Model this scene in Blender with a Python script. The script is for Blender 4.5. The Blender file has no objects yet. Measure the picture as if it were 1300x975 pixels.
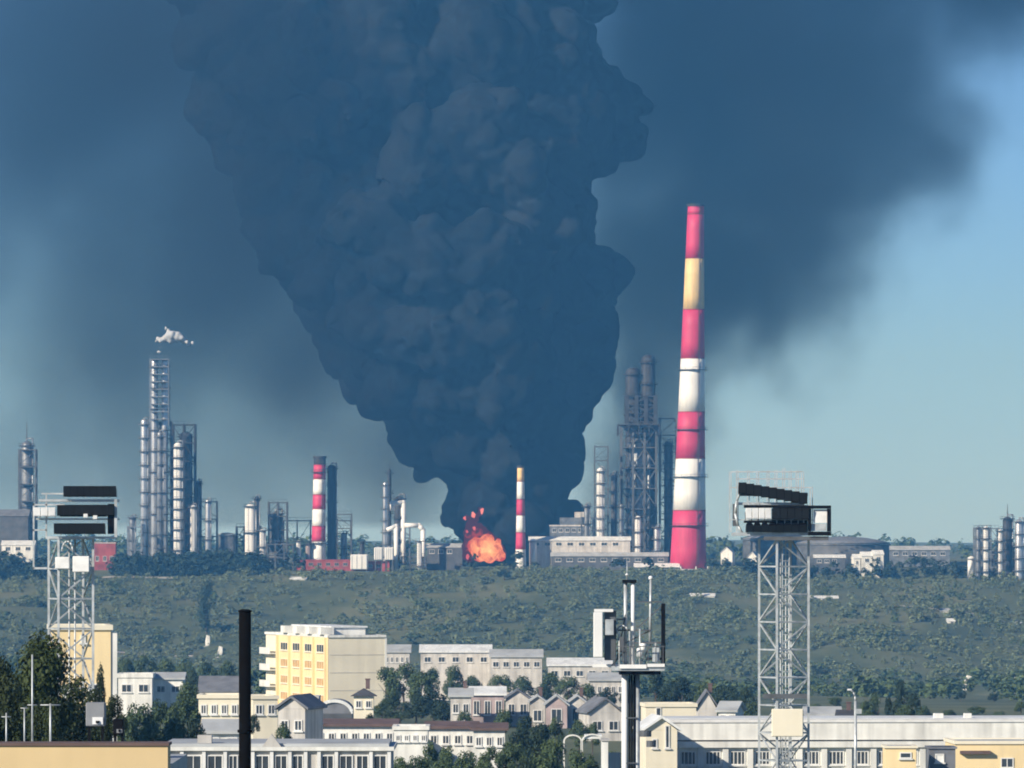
import bpy, bmesh, math, random
import numpy as np
from mathutils import Vector, Matrix, noise as mnoise

R = math.radians
rng = random.Random(7)
nrng = np.random.default_rng(11)
scene = bpy.context.scene
COL = scene.collection

# ------------------------------------------------------------------ camera, sky, sun, exposure
EYE = 60.0            # camera height (m); the town lies at about 35 m, the plant's terrace at 50 m
FPX = 7812.0          # focal length in photo pixels (1300 wide): a long telephoto
HOR = 690.0           # eye level in the photo
cd = bpy.data.cameras.new('camera')
cam = bpy.data.objects.new('camera', cd); COL.objects.link(cam)
cam.location = (0, 0, EYE); cam.rotation_euler = (R(90), 0, 0)
cd.sensor_width = 36.0; cd.lens = 36.0*FPX/1300.0
cd.shift_y = (HOR-487.5)/1300.0
cd.clip_start = 1.0; cd.clip_end = 40000.0
scene.camera = cam

SUN_AZ, SUN_EL = 48.0, 27.0          # degrees to the left of straight behind the camera; elevation
tosun = Vector((-math.sin(R(SUN_AZ))*math.cos(R(SUN_EL)), -math.cos(R(SUN_AZ))*math.cos(R(SUN_EL)), math.sin(R(SUN_EL))))
world = bpy.data.worlds.new('World'); scene.world = world; world.use_nodes = True
wn = world.node_tree.nodes; wl = world.node_tree.links
wn.clear()
sky = wn.new('ShaderNodeTexSky'); sky.sky_type = 'NISHITA'; sky.sun_disc = False
sky.sun_elevation = R(SUN_EL); sky.sun_rotation = math.atan2(tosun.x, tosun.y)
sky.altitude = 100; sky.air_density = 0.55; sky.dust_density = 0.15; sky.ozone_density = 5.0
wb = wn.new('ShaderNodeBackground'); wb.inputs['Strength'].default_value = 0.085
wo = wn.new('ShaderNodeOutputWorld')
tint = wn.new('ShaderNodeMix'); tint.data_type = 'RGBA'; tint.blend_type = 'MULTIPLY'; tint.inputs[0].default_value = 1.0
tint.inputs[7].default_value = (0.78, 0.92, 1.12, 1.0)      # cool white balance of the photograph, the same over the whole sky
wl.new(sky.outputs[0], tint.inputs[6]); wl.new(tint.outputs[2], wb.inputs[0]); wl.new(wb.outputs[0], wo.inputs[0])

sd = bpy.data.lights.new('sun', 'SUN'); sd.energy = 5.0; sd.angle = R(0.53); sd.color = (1.0, 0.945, 0.85)
sun = bpy.data.objects.new('sun', sd); COL.objects.link(sun)
sun.rotation_euler = (-tosun).to_track_quat('-Z', 'Y').to_euler()
sun.location = (-200, -100, 400)

vs = scene.view_settings
vs.view_transform = 'Standard'; vs.look = 'None'; vs.exposure = 0.22; vs.gamma = 1.0; vs.use_curve_mapping = False
scene.cycles.use_denoising = True
scene.cycles.max_bounces = 6
scene.cycles.volume_bounces = 0
scene.cycles.volume_step_rate = 3.0
scene.cycles.filter_width = 1.9

# ------------------------------------------------------------------ helpers
def PX(px, Y): return (px-650.0)*Y/FPX
def PZ(py, Y): return EYE - (py-HOR)*Y/FPX
def S(Y): return Y/FPX                      # metres per photo pixel at distance Y

_mats = {}
def mat(name, col, rough=0.75, var=0.18, scale=0.6, metal=0.0, streak=0.0, bump=0.0, coat=None):
    """Plain procedural paint / masonry: base colour with blotchy wear and optional vertical weather streaks."""
    if name in _mats: return _mats[name]
    m = bpy.data.materials.new(name); m.use_nodes = True
    nt = m.node_tree; b = nt.nodes['Principled BSDF']; L = nt.links.new
    b.inputs['Roughness'].default_value = rough; b.inputs['Metallic'].default_value = metal
    geo = nt.nodes.new('ShaderNodeNewGeometry')
    n1 = nt.nodes.new('ShaderNodeTexNoise'); n1.inputs['Scale'].default_value = scale; n1.inputs['Detail'].default_value = 6
    L(geo.outputs['Position'], n1.inputs['Vector'])
    fac = n1.outputs['Fac']
    if streak > 0:
        mp = nt.nodes.new('ShaderNodeMapping'); mp.inputs['Scale'].default_value = (3.0, 3.0, 0.18)
        n2 = nt.nodes.new('ShaderNodeTexNoise'); n2.inputs['Scale'].default_value = scale; n2.inputs['Detail'].default_value = 4
        L(geo.outputs['Position'], mp.inputs['Vector']); L(mp.outputs[0], n2.inputs['Vector'])
        mm = nt.nodes.new('ShaderNodeMix'); mm.data_type = 'FLOAT'; mm.inputs[0].default_value = streak
        L(n1.outputs['Fac'], mm.inputs[2]); L(n2.outputs['Fac'], mm.inputs[3]); fac = mm.outputs[0]
    cr = nt.nodes.new('ShaderNodeValToRGB')
    lo = tuple(max(0.0, c*(1-var*1.6)) for c in col); hi = tuple(min(1.0, c*(1+var*0.7)) for c in col)
    cr.color_ramp.elements[0].position = 0.30; cr.color_ramp.elements[0].color = (*lo, 1)
    cr.color_ramp.elements[1].position = 0.62; cr.color_ramp.elements[1].color = (*hi, 1)
    L(fac, cr.inputs[0]); L(cr.outputs[0], b.inputs['Base Color'])
    if bump > 0:
        bp = nt.nodes.new('ShaderNodeBump'); bp.inputs['Strength'].default_value = bump; bp.inputs['Distance'].default_value = 0.05
        n3 = nt.nodes.new('ShaderNodeTexNoise'); n3.inputs['Scale'].default_value = scale*12; n3.inputs['Detail'].default_value = 5
        L(geo.outputs['Position'], n3.inputs['Vector']); L(n3.outputs['Fac'], bp.inputs['Height']); L(bp.outputs[0], b.inputs['Normal'])
    _mats[name] = m
    return m

WL = {}     # world location of every object built here (all unrotated, unscaled)
def tag(o, label=None, cat=None, group=None, kind=None):
    if label: o['label'] = label
    if cat: o['category'] = cat
    if group: o['group'] = group
    if kind: o['kind'] = kind
    return o
def thing(name, loc, label, cat, group=None):
    o = bpy.data.objects.new(name, None); COL.objects.link(o)
    o.empty_display_size = 0.5
    o.location = loc; WL[o.name] = Vector(loc)
    return tag(o, label, cat, group, 'thing')
def link_mesh(name, me, org, parent):
    o = bpy.data.objects.new(name, me); COL.objects.link(o)
    if parent is not None:
        o.parent = parent; o.location = Vector(org) - WL[parent.name]
    else:
        o.location = org
    WL[o.name] = Vector(org)
    return o

class MB:
    """Collects shapes in world coordinates; build() links them as one mesh object."""
    def __init__(s, M=None): s.v = []; s.f = []; s.M = M; s.sm = []
    def _add(s, vs_, fs_, smooth=False):
        k = len(s.v)
        if s.M is not None: vs_ = [tuple(s.M @ Vector(q)) for q in vs_]
        s.v += [tuple(q) for q in vs_]; s.f += [tuple(i+k for i in f) for f in fs_]; s.sm += [smooth]*len(fs_)
        return s
    def box(s, x0, x1, y0, y1, z0, z1):
        v = [(x0,y0,z0),(x1,y0,z0),(x1,y1,z0),(x0,y1,z0),(x0,y0,z1),(x1,y0,z1),(x1,y1,z1),(x0,y1,z1)]
        return s._add(v, [(0,3,2,1),(4,5,6,7),(0,1,5,4),(1,2,6,5),(2,3,7,6),(3,0,4,7)])
    def bar(s, a, b, w, h=None):
        """Rectangular bar from a to b."""
        a = Vector(a); b = Vector(b); d = (b-a); 
        if d.length < 1e-6: return s
        d.normalize(); h = h or w
        up = Vector((0,0,1)) if abs(d.z) < 0.95 else Vector((0,1,0))
        r = d.cross(up).normalized(); u = r.cross(d).normalized()
        v = []
        for p in (a, b):
            for sx, sy in ((-1,-1),(1,-1),(1,1),(-1,1)): v.append(p + r*(sx*w/2) + u*(sy*h/2))
        return s._add(v, [(0,3,2,1),(4,5,6,7),(0,1,5,4),(1,2,6,5),(2,3,7,6),(3,0,4,7)])
    def tube(s, a, b, r0, r1=None, n=10, caps=True):
        a = Vector(a); b = Vector(b); r1 = r0 if r1 is None else r1
        d = (b-a).normalized(); up = Vector((0,0,1)) if abs(d.z) < 0.95 else Vector((1,0,0))
        r = d.cross(up).normalized(); u = r.cross(d).normalized()
        v = []
        for p, q in ((a, r0), (b, r1)):
            for i in range(n):
                t = 2*math.pi*i/n; v.append(p + r*(math.cos(t)*q) + u*(math.sin(t)*q))
        k = len(s.v)
        s._add(v, [(i, (i+1) % n, n+(i+1) % n, n+i) for i in range(n)], True)
        if caps: s._add([], []); s.f += [tuple(k+n-1-i for i in range(n)), tuple(k+n+i for i in range(n))]; s.sm += [False, False]
        return s
    def lathe(s, x, y, prof, n=20, lean=(0, 0)):
        """prof: list of (radius, z); lean = x,y shift per metre of height above the first z."""
        v = []; z0 = prof[0][1]
        for r, z in prof:
            for i in range(n):
                t = 2*math.pi*i/n
                v.append((x+lean[0]*(z-z0)+math.cos(t)*r, y+lean[1]*(z-z0)+math.sin(t)*r, z))
        f = []
        for j in range(len(prof)-1):
            for i in range(n): f.append((j*n+i, j*n+(i+1) % n, (j+1)*n+(i+1) % n, (j+1)*n+i))
        k = len(s.v); s._add(v, f, True)
        s.f += [tuple(k+n-1-i for i in range(n)), tuple(k+(len(prof)-1)*n+i for i in range(n))]; s.sm += [False, False]
        return s
    def ring(s, x, y, z, r0, r1, h, n=20):
        v = []
        for rr, zz in ((r0, z), (r1, z), (r1, z+h), (r0, z+h)):
            for i in range(n): v.append((x+math.cos(2*math.pi*i/n)*rr, y+math.sin(2*math.pi*i/n)*rr, zz))
        f = []
        for j in range(4):
            for i in range(n): f.append((j*n+i, ((j+1) % 4)*n+i, ((j+1) % 4)*n+(i+1) % n, j*n+(i+1) % n))
        return s._add(v, f)
    def prism(s, poly, d):
        """poly: 3D points of a planar face, extruded by vector d."""
        n = len(poly); d = Vector(d); a = [Vector(q) for q in poly]
        v = a + [q+d for q in a]
        return s._add(v, [tuple(range(n-1, -1, -1)), tuple(range(n, 2*n))] + [(i, (i+1) % n, n+(i+1) % n, n+i) for i in range(n)])
    def build(s, name, m, parent=None, org=None, bevel=0.0):
        v = np.array([tuple(q) for q in s.v], dtype=float)
        if org is None:
            org = ((v[:,0].min()+v[:,0].max())/2, (v[:,1].min()+v[:,1].max())/2, v[:,2].min())
        v = v - np.array(org)
        me = bpy.data.meshes.new(name); me.from_pydata(v.tolist(), [], s.f)
        me.polygons.foreach_set('use_smooth', s.sm)
        bm = bmesh.new(); bm.from_mesh(me); bmesh.ops.recalc_face_normals(bm, faces=bm.faces)
        if bevel > 0: bmesh.ops.bevel(bm, geom=bm.edges[:], offset=bevel, segments=1, affect='EDGES')
        bm.to_mesh(me); bm.free()
        me.materials.append(m)
        return link_mesh(name, me, org, parent)

def np_mesh(name, V, Fq, m, smooth=False):
    """Fast mesh from numpy arrays; Fq is (n,4) or (n,3)."""
    me = bpy.data.meshes.new(name); n, k = Fq.shape
    me.vertices.add(len(V)); me.vertices.foreach_set('co', V.astype(np.float32).ravel())
    me.loops.add(n*k); me.loops.foreach_set('vertex_index', Fq.astype(np.int32).ravel())
    me.polygons.add(n); me.polygons.foreach_set('loop_start', (np.arange(n)*k).astype(np.int32))
    me.polygons.foreach_set('loop_total', np.full(n, k, dtype=np.int32))
    if smooth: me.polygons.foreach_set('use_smooth', np.ones(n, dtype=bool))
    me.update(); me.validate(); me.materials.append(m)
    return me

def copy_tree(o, delta, parent=None):
    """A copy of a thing with copies of its parts and sub-parts, moved by delta."""
    c = o.copy(); COL.objects.link(c)
    if parent is None: c.location = o.location + Vector(delta)
    else: c.parent = parent
    WL[c.name] = WL[o.name] + Vector(delta)
    for ch in list(o.children): copy_tree(ch, delta, c)
    return c

# ------------------------------------------------------------------ terrain
KEY_Y = [-400, 0, 100, 180, 300, 450, 600, 800, 1000, 1300, 1600, 1850, 1960, 2100, 2250, 2360, 2420, 2480, 3000, 3600, 5000, 7000, 9500]
KEY_Z = [30, 30, 32, 40, 42.0, 41.0, 37.2, 35.2, 33.0, 26.5, 21, 17.5, 18.5, 27, 38, 45.5, 48.8, 50, 50.5, 51, 55, 61, 64]
def ground_z(x, y):
    z = np.interp(y, KEY_Y, KEY_Z)
    w = np.clip((np.asarray(y)-1250)/500, 0, 1)*np.clip((2460-np.asarray(y))/120, 0, 1)
    x = np.asarray(x, dtype=float)
    z = z + w*(2.2*np.sin(x/61+np.asarray(y)/170)+1.4*np.sin(x/27-np.asarray(y)/90+1.3)+0.9*np.sin(x/13+np.asarray(y)/41))
    far = np.clip((np.asarray(y)-3200)/2500, 0, 1)
    return z + far*(16*np.exp(-((x+1150*np.asarray(y)/9000*1.0+120)/420.0)**2) + 3*np.sin(x/210.0+1))
def gz(x, y): return float(ground_z(x, y))
def slope_Y(px, py):
    """Distance at which the sight line through a photo pixel meets the slope."""
    for Y in np.arange(1800, 2460, 4.0):
        if gz(PX(px, Y), Y) >= PZ(py, Y): return float(Y)
    return 2440.0

def ground_material():
    m = bpy.data.materials.new('dry_grass_ground'); m.use_nodes = True
    nt = m.node_tree; b = nt.nodes['Principled BSDF']; L = nt.links.new
    b.inputs['Roughness'].default_value = 0.95
    geo = nt.nodes.new('ShaderNodeNewGeometry')
    def nz(sc, det, scale=(1, 1, 1)):
        mp = nt.nodes.new('ShaderNodeMapping'); mp.inputs['Scale'].default_value = scale
        n = nt.nodes.new('ShaderNodeTexNoise'); n.inputs['Scale'].default_value = sc; n.inputs['Detail'].default_value = det
        L(geo.outputs['Position'], mp.inputs[0]); L(mp.outputs[0], n.inputs['Vector']); return n.outputs['Fac']
    r1 = nt.nodes.new('ShaderNodeValToRGB'); e = r1.color_ramp.elements
    e[0].position = 0.36; e[0].color = (0.045, 0.070, 0.032, 1); e[1].position = 0.66; e[1].color = (0.15, 0.16, 0.08, 1)
    e2 = r1.color_ramp.elements.new(0.50); e2.color = (0.09, 0.115, 0.05, 1)
    L(nz(0.035, 8, (1, 0.35, 1)), r1.inputs[0])
    mx = nt.nodes.new('ShaderNodeMix'); mx.data_type = 'RGBA'; mx.blend_type = 'MULTIPLY'; mx.inputs[0].default_value = 0.6
    r2 = nt.nodes.new('ShaderNodeValToRGB'); r2.color_ramp.elements[0].position = 0.3; r2.color_ramp.elements[0].color = (0.45, 0.5, 0.45, 1)
    r2.color_ramp.elements[1].position = 0.7; r2.color_ramp.elements[1].color = (1.15, 1.1, 1.0, 1)
    L(nz(0.5, 6), r2.inputs[0]); L(r1.outputs[0], mx.inputs[6]); L(r2.outputs[0], mx.inputs[7]); L(mx.outputs[2], b.inputs['Base Color'])
    return m
ys = np.concatenate([np.arange(-400, 1200, 100), np.arange(1200, 2500, 8), np.arange(2500, 3600, 60), np.arange(3600, 9501, 200)])
us = np.linspace(-1, 1, 121)
gx = us[None, :]*(200+0.36*np.clip(ys, 0, None))[:, None]*np.where(np.abs(us) > 0.9, 1.5, 1.0)[None, :]
gy = np.repeat(ys[:, None], 121, 1)
GV = np.stack([gx, gy, ground_z(gx, gy)], -1).reshape(-1, 3)
ii = (np.arange(len(ys)-1)[:, None]*121+np.arange(120)[None, :]).ravel()
GF = np.stack([ii, ii+1, ii+122, ii+121], -1)
gm = np_mesh('ground', GV, GF, ground_material(), True)
tag(link_mesh('ground', gm, (0, 0, 0), None), kind='structure')

# ------------------------------------------------------------------ smoke
def smoke_surface_material():
    m = bpy.data.materials.new('black_smoke'); m.use_nodes = True
    nt = m.node_tree; b = nt.nodes['Principled BSDF']; L = nt.links.new
    b.inputs['Roughness'].default_value = 1.0; b.inputs['Specular IOR Level'].default_value = 0.0
    geo = nt.nodes.new('ShaderNodeNewGeometry')
    n = nt.nodes.new('ShaderNodeTexNoise'); n.inputs['Scale'].default_value = 0.03; n.inputs['Detail'].default_value = 8
    cr = nt.nodes.new('ShaderNodeValToRGB')
    cr.color_ramp.elements[0].position = 0.3; cr.color_ramp.elements[0].color = (0.004, 0.0055, 0.007, 1)
    cr.color_ramp.elements[1].position = 0.7; cr.color_ramp.elements[1].color = (0.020, 0.0235, 0.028, 1)
    L(geo.outputs['Position'], n.inputs['Vector']); L(n.outputs['Fac'], cr.inputs[0]); L(cr.outputs[0], b.inputs['Base Color'])
    return m

def icosphere(sub):
    bm = bmesh.new(); bmesh.ops.create_icosphere(bm, subdivisions=sub, radius=1.0)
    V = np.array([v.co[:] for v in bm.verts]); F = np.array([[v.index for v in f.verts] for f in bm.faces]); bm.free()
    return V, F
ICO2 = icosphere(2); ICO3 = icosphere(3)

def billow_mesh(name, spheres, voxel, m, disp=((26, 8.0), (11, 4.0), (5, 1.8))):
    """Union of overlapping puffs (cx,cy,cz,r): one continuous cauliflower surface."""
    Vs = []; Fs = []; k = 0
    for (x, y, z, r) in spheres:
        V, F = ICO3 if r > 14 else ICO2
        Vs.append(V*r+np.array([x, y, z])); Fs.append(F+k); k += len(V)
    me = np_mesh(name+'_src', np.concatenate(Vs), np.concatenate(Fs), m)
    o = bpy.data.objects.new(name+'_src', me); COL.objects.link(o)
    md = o.modifiers.new('r', 'REMESH'); md.mode = 'VOXEL'; md.voxel_size = voxel; md.use_smooth_shade = True
    sm = o.modifiers.new('s', 'SMOOTH'); sm.factor = 0.5; sm.iterations = 2
    dg = bpy.context.evaluated_depsgraph_get()
    res = bpy.data.meshes.new_from_object(o.evaluated_get(dg))
    bpy.data.objects.remove(o)
    n = len(res.vertices); co = np.empty(n*3); res.vertices.foreach_get('co', co); co = co.reshape(-1, 3)
    no = np.empty(n*3); res.vertex_normals.foreach_get('vector', no); no = no.reshape(-1, 3)
    off = np.zeros(n)
    for (L_, A) in disp:                      # billowed turbulence: round swellings with pinched creases
        inv = 1.0/L_
        off += A*(np.array([abs(mnoise.noise(Vector((c[0]*inv, c[1]*inv, c[2]*inv)))) for c in co])-0.25)
    co = co + no*off[:, None]
    res.vertices.foreach_set('co', co.ravel()); res.polygons.foreach_set('use_smooth', np.ones(len(res.polygons), bool))
    res.materials.clear(); res.materials.append(m); res.update(); res.name = name
    return res

def column_puffs():
    r_ = random.Random(3); Y0 = 2640.0; sc = S(Y0); out = []
    # centre-line of the rising column in photo pixels: y, left edge, right edge
    rows = [(705, 588, 722), (660, 580, 722), (610, 572, 726), (560, 540, 728), (510, 480, 730), (460, 440, 738), (410, 405, 752),
            (360, 370, 768), (310, 350, 752), (260, 320, 738), (210, 300, 752), (160, 290, 775), (110, 270, 768), (60, 250, 750),
            (10, 230, 745), (-50, 200, 750), (-110, 170, 770), (-170, 140, 800), (-230, 120, 820)]
    def at(px, py, dy=0.0): return (PX(px, Y0), Y0+dy, PZ(py, Y0))
    prim = []
    for (py, a, b) in rows:
        w = b-a; rr = min(w*0.36, 95.0); nn = max(2, int(w/(rr*0.75)))
        for i in range(nn):
            t = (i+0.5)/nn
            px = a+rr*0.9+(w-1.8*rr)*((i)/(nn-1))
            prim.append((*at(px, py+r_.uniform(-12, 12), r_.uniform(-14, 14)), rr*sc*r_.uniform(0.88, 1.0)))
    # named puffs: tiers and bulges seen on the flank
    for (px, py, dy, r) in [(600, 185, -52, 62), (640, 215, -45, 60), (545, 215, -48, 55), (620, 330, -58, 50), (560, 345, -62, 52), (520, 335, -58, 48),
                            (480, 300, -52, 55), (655, 345, -50, 48), (700, 370, -20, 55), (750, 365, 5, 44), (764, 160, 10, 46), (735, 120, 0, 60),
                            (620, 410, -62, 42), (575, 440, -60, 45), (520, 430, -55, 45), (470, 400, -45, 45), (430, 350, -36, 50), (500, 490, -40, 40),
                            (560, 510, -45, 38), (620, 500, -48, 42), (660, 450, -48, 45), (715, 490, -12, 30), (705, 545, -10, 26), (590, 570, -35, 36),
                            (640, 585, -36, 34), (690, 620, -22, 34), (610, 640, -32, 32), (655, 665, -30, 34), (400, 300, -20, 60), (350, 240, -20, 55),
                            (370, 160, -20, 62), (450, 130, -30, 62), (500, 90, -35, 50), (420, 60, -30, 60), (690, 280, -35, 58), (700, 200, -25, 58)]:
        prim.append((*at(px, py, dy), r*sc))
    out += prim
    sec = []
    for (x, y, z, r) in prim:
        for _ in range(8):
            th = r_.uniform(0, 2*math.pi); u = r_.uniform(-0.75, 0.95); q = math.sqrt(1-u*u)
            d = Vector((math.cos(th)*q, math.sin(th)*q, u))
            if d.y > 0.45: continue
            s2 = r*r_.uniform(0.22, 0.60)
            sec.append((x+d.x*r*0.86, y+d.y*r*0.86, z+d.z*r*0.86, s2))
    out += sec
    for (x, y, z, r) in sec:
        for _ in range(3):
            th = r_.uniform(0, 2*math.pi); u = r_.uniform(-0.6, 0.95); q = math.sqrt(1-u*u)
            d = Vector((math.cos(th)*q, math.sin(th)*q, u))
            if d.y > 0.3: continue
            s3 = r*r_.uniform(0.28, 0.48)
            if s3 < 1.6: continue
            out.append((x+d.x*r*0.9, y+d.y*r*0.9, z+d.z*r*0.9, s3))
    zmin = gz(0, Y0)
    return [p for p in out if p[2]+p[3]*0.2 > zmin]
smoke_mat = smoke_surface_material()
me = billow_mesh('smoke_column', column_puffs(), 1.6, smoke_mat)
tag(link_mesh('smoke_column', me, (0, 0, 0), None), 'dense black column of billowing smoke rising from the fire', 'smoke', kind='stuff')

def volume_smoke(name, blobs, x0, x1, y0, y1, z0, z1, res, dens, color, label, nscale=1/70.0, amp=0.55, edge=0.5, warp=40.0):
    """Thin drifting smoke: soft density field of overlapping blobs torn by turbulence, held in a voxel grid."""
    ng = bpy.data.node_groups.new(name, 'GeometryNodeTree')
    ng.interface.new_socket('Geometry', in_out='INPUT', socket_type='NodeSocketGeometry')
    ng.interface.new_socket('Geometry', in_out='OUTPUT', socket_type='NodeSocketGeometry')
    N = ng.nodes.new; L = ng.links.new
    out = N('NodeGroupOutput'); N('NodeGroupInput')
    pos = N('GeometryNodeInputPosition')
    def vm(op, a=None, b=None):
        n = N('ShaderNodeVectorMath'); n.operation = op
        for i, q in enumerate((a, b)):
            if q is None: continue
            if isinstance(q, tuple): n.inputs[i].default_value = q
            else: L(q, n.inputs[i])
        return n
    def ma(op, a, b=None, c=None):
        n = N('ShaderNodeMath'); n.operation = op
        for i, q in enumerate((a, b, c)):
            if q is None: continue
            if isinstance(q, (int, float)): n.inputs[i].default_value = q
            else: L(q, n.inputs[i])
        return n.outputs[0]
    w = N('ShaderNodeTexNoise'); w.inputs['Scale'].default_value = nscale*0.8; w.inputs['Detail'].default_value = 4
    L(pos.outputs[0], w.inputs['Vector'])
    wc = vm('SUBTRACT', w.outputs['Color'], (0.5, 0.5, 0.5))
    ws = N('ShaderNodeVectorMath'); ws.operation = 'SCALE'; L(wc.outputs[0], ws.inputs[0]); ws.inputs['Scale'].default_value = warp
    p = vm('ADD', pos.outputs[0], ws.outputs[0]).outputs[0]
    D = None
    for (cx, cy, cz, rx, ry, rz, wt) in blobs:
        q = vm('SUBTRACT', p, (cx, cy, cz)).outputs[0]
        q = vm('DIVIDE', q, (rx, ry, rz)).outputs[0]
        ln = vm('LENGTH', q).outputs['Value']
        d = ma('MULTIPLY', ma('SUBTRACT', 1.0, ln), wt)
        D = d if D is None else ma('SMOOTH_MAX', D, d, 0.25)
    n1 = N('ShaderNodeTexNoise'); n1.inputs['Scale'].default_value = nscale; n1.inputs['Detail'].default_value = 6; n1.inputs['Roughness'].default_value = 0.66
    L(p, n1.inputs['Vector'])
    t = ma('ADD', D, ma('MULTIPLY', ma('SUBTRACT', n1.outputs['Fac'], 0.5), amp))
    mr = N('ShaderNodeMapRange'); mr.interpolation_type = 'SMOOTHSTEP'; L(t, mr.inputs[0])
    mr.inputs[1].default_value = 0.0; mr.inputs[2].default_value = edge; mr.inputs[3].default_value = 0.0; mr.inputs[4].default_value = dens
    vc = N('GeometryNodeVolumeCube'); L(mr.outputs[0], vc.inputs['Density'])
    vc.inputs['Min'].default_value = (x0, y0, z0); vc.inputs['Max'].default_value = (x1, y1, z1)
    for k, r in zip(('Resolution X', 'Resolution Y', 'Resolution Z'), res): vc.inputs[k].default_value = r
    m = bpy.data.materials.new(name); m.use_nodes = True; nt = m.node_tree; nt.nodes.clear()
    pv = nt.nodes.new('ShaderNodeVolumePrincipled'); mo = nt.nodes.new('ShaderNodeOutputMaterial')
    pv.inputs['Color'].default_value = (*color, 1); pv.inputs['Density'].default_value = 1.0; pv.inputs['Anisotropy'].default_value = 0.0
    nt.links.new(pv.outputs[0], mo.inputs['Volume'])
    sm_ = N('GeometryNodeSetMaterial'); sm_.inputs['Material'].default_value = m
    L(vc.outputs[0], sm_.inputs[0]); L(sm_.outputs[0], out.inputs[0])
    me = bpy.data.meshes.new(name); o = bpy.data.objects.new(name, me); COL.objects.link(o)
    md = o.modifiers.new('density', 'NODES'); md.node_group = ng
    me.materials.append(m)
    return tag(o, label, 'smoke', kind='stuff')

def bl(px, py, Y, rx, rz, ry, w=1.0): return (PX(px, Y), Y, PZ(py, Y), rx*S(Y), ry, rz*S(Y), w)
veil_r = [bl(930, 60, 2760, 310, 380, 140), bl(985, 250, 2760, 200, 260, 120), bl(870, 330, 2760, 170, 230, 110), bl(1090, 120, 2760, 190, 250, 110),
          bl(1150, -120, 2760, 400, 220, 140), bl(815, 440, 2760, 120, 200, 100, .75), bl(800, 600, 2740, 110, 160, 90, .6), bl(985, 410, 2760, 80, 130, 80, .8), bl(1300, -50, 2760, 220, 160, 110), bl(800, 260, 2740, 130, 260, 90, .7)]
veil_l = [bl(120, 80, 2740, 420, 440, 150), bl(280, 290, 2740, 330, 370, 140), bl(160, 400, 2740, 280, 320, 120, .9), bl(-220, 60, 2740, 380, 420, 140, .9),
          bl(380, 470, 2720, 250, 230, 100, .8), bl(-60, 330, 2740, 260, 260, 110, .7), bl(520, 600, 2625, 110, 150, 50, 1.2), bl(380, 80, 2740, 320, 400, 150), bl(200, -150, 2740, 600, 260, 150),
          bl(300, 250, 2570, 140, 260, 60, 1.0), bl(400, 440, 2580, 130, 150, 55, .9), bl(250, 40, 2570, 190, 220, 60, 1.0), bl(490, 550, 2600, 100, 110, 45, .8),
          bl(300, 600, 2760, 480, 170, 110, .55), bl(60, 570, 2760, 320, 160, 110, .42)]
volume_smoke('smoke_veil', veil_r, PX(690, 2760), PX(1780, 2760), 2600, 2920, 58, 345, (90, 30, 72), 0.022, (0.035, 0.045, 0.06),
             'thin dark smoke drifting across the sky behind the tall chimney', nscale=1/45.0, amp=1.25, edge=0.7, warp=90.0)
volume_smoke('smoke_veil', veil_l, PX(-560, 2740), PX(660, 2740), 2505, 2905, 70, 345, (94, 36, 68), 0.020, (0.04, 0.05, 0.065),
             'wide hazy dark smoke spreading left of the black column', nscale=1/60.0, amp=0.8, edge=1.0, warp=60.0)

# ------------------------------------------------------------------ haze (even air round everything)
hb = MB().box(-5200, 5200, -500, 9800, 8, 362)
hm = bpy.data.materials.new('haze'); hm.use_nodes = True; hm.node_tree.nodes.clear()
pv = hm.node_tree.nodes.new('ShaderNodeVolumePrincipled'); mo = hm.node_tree.nodes.new('ShaderNodeOutputMaterial')
pv.inputs['Color'].default_value = (0.13, 0.48, 1.0, 1); pv.inputs['Absorption Color'].default_value = (1, 1, 1, 1)
pv.inputs['Density'].default_value = 0.00014; pv.inputs['Anisotropy'].default_value = 0.0
hm.node_tree.links.new(pv.outputs[0], mo.inputs['Volume'])
tag(hb.build('haze', hm), kind='stuff')

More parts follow.
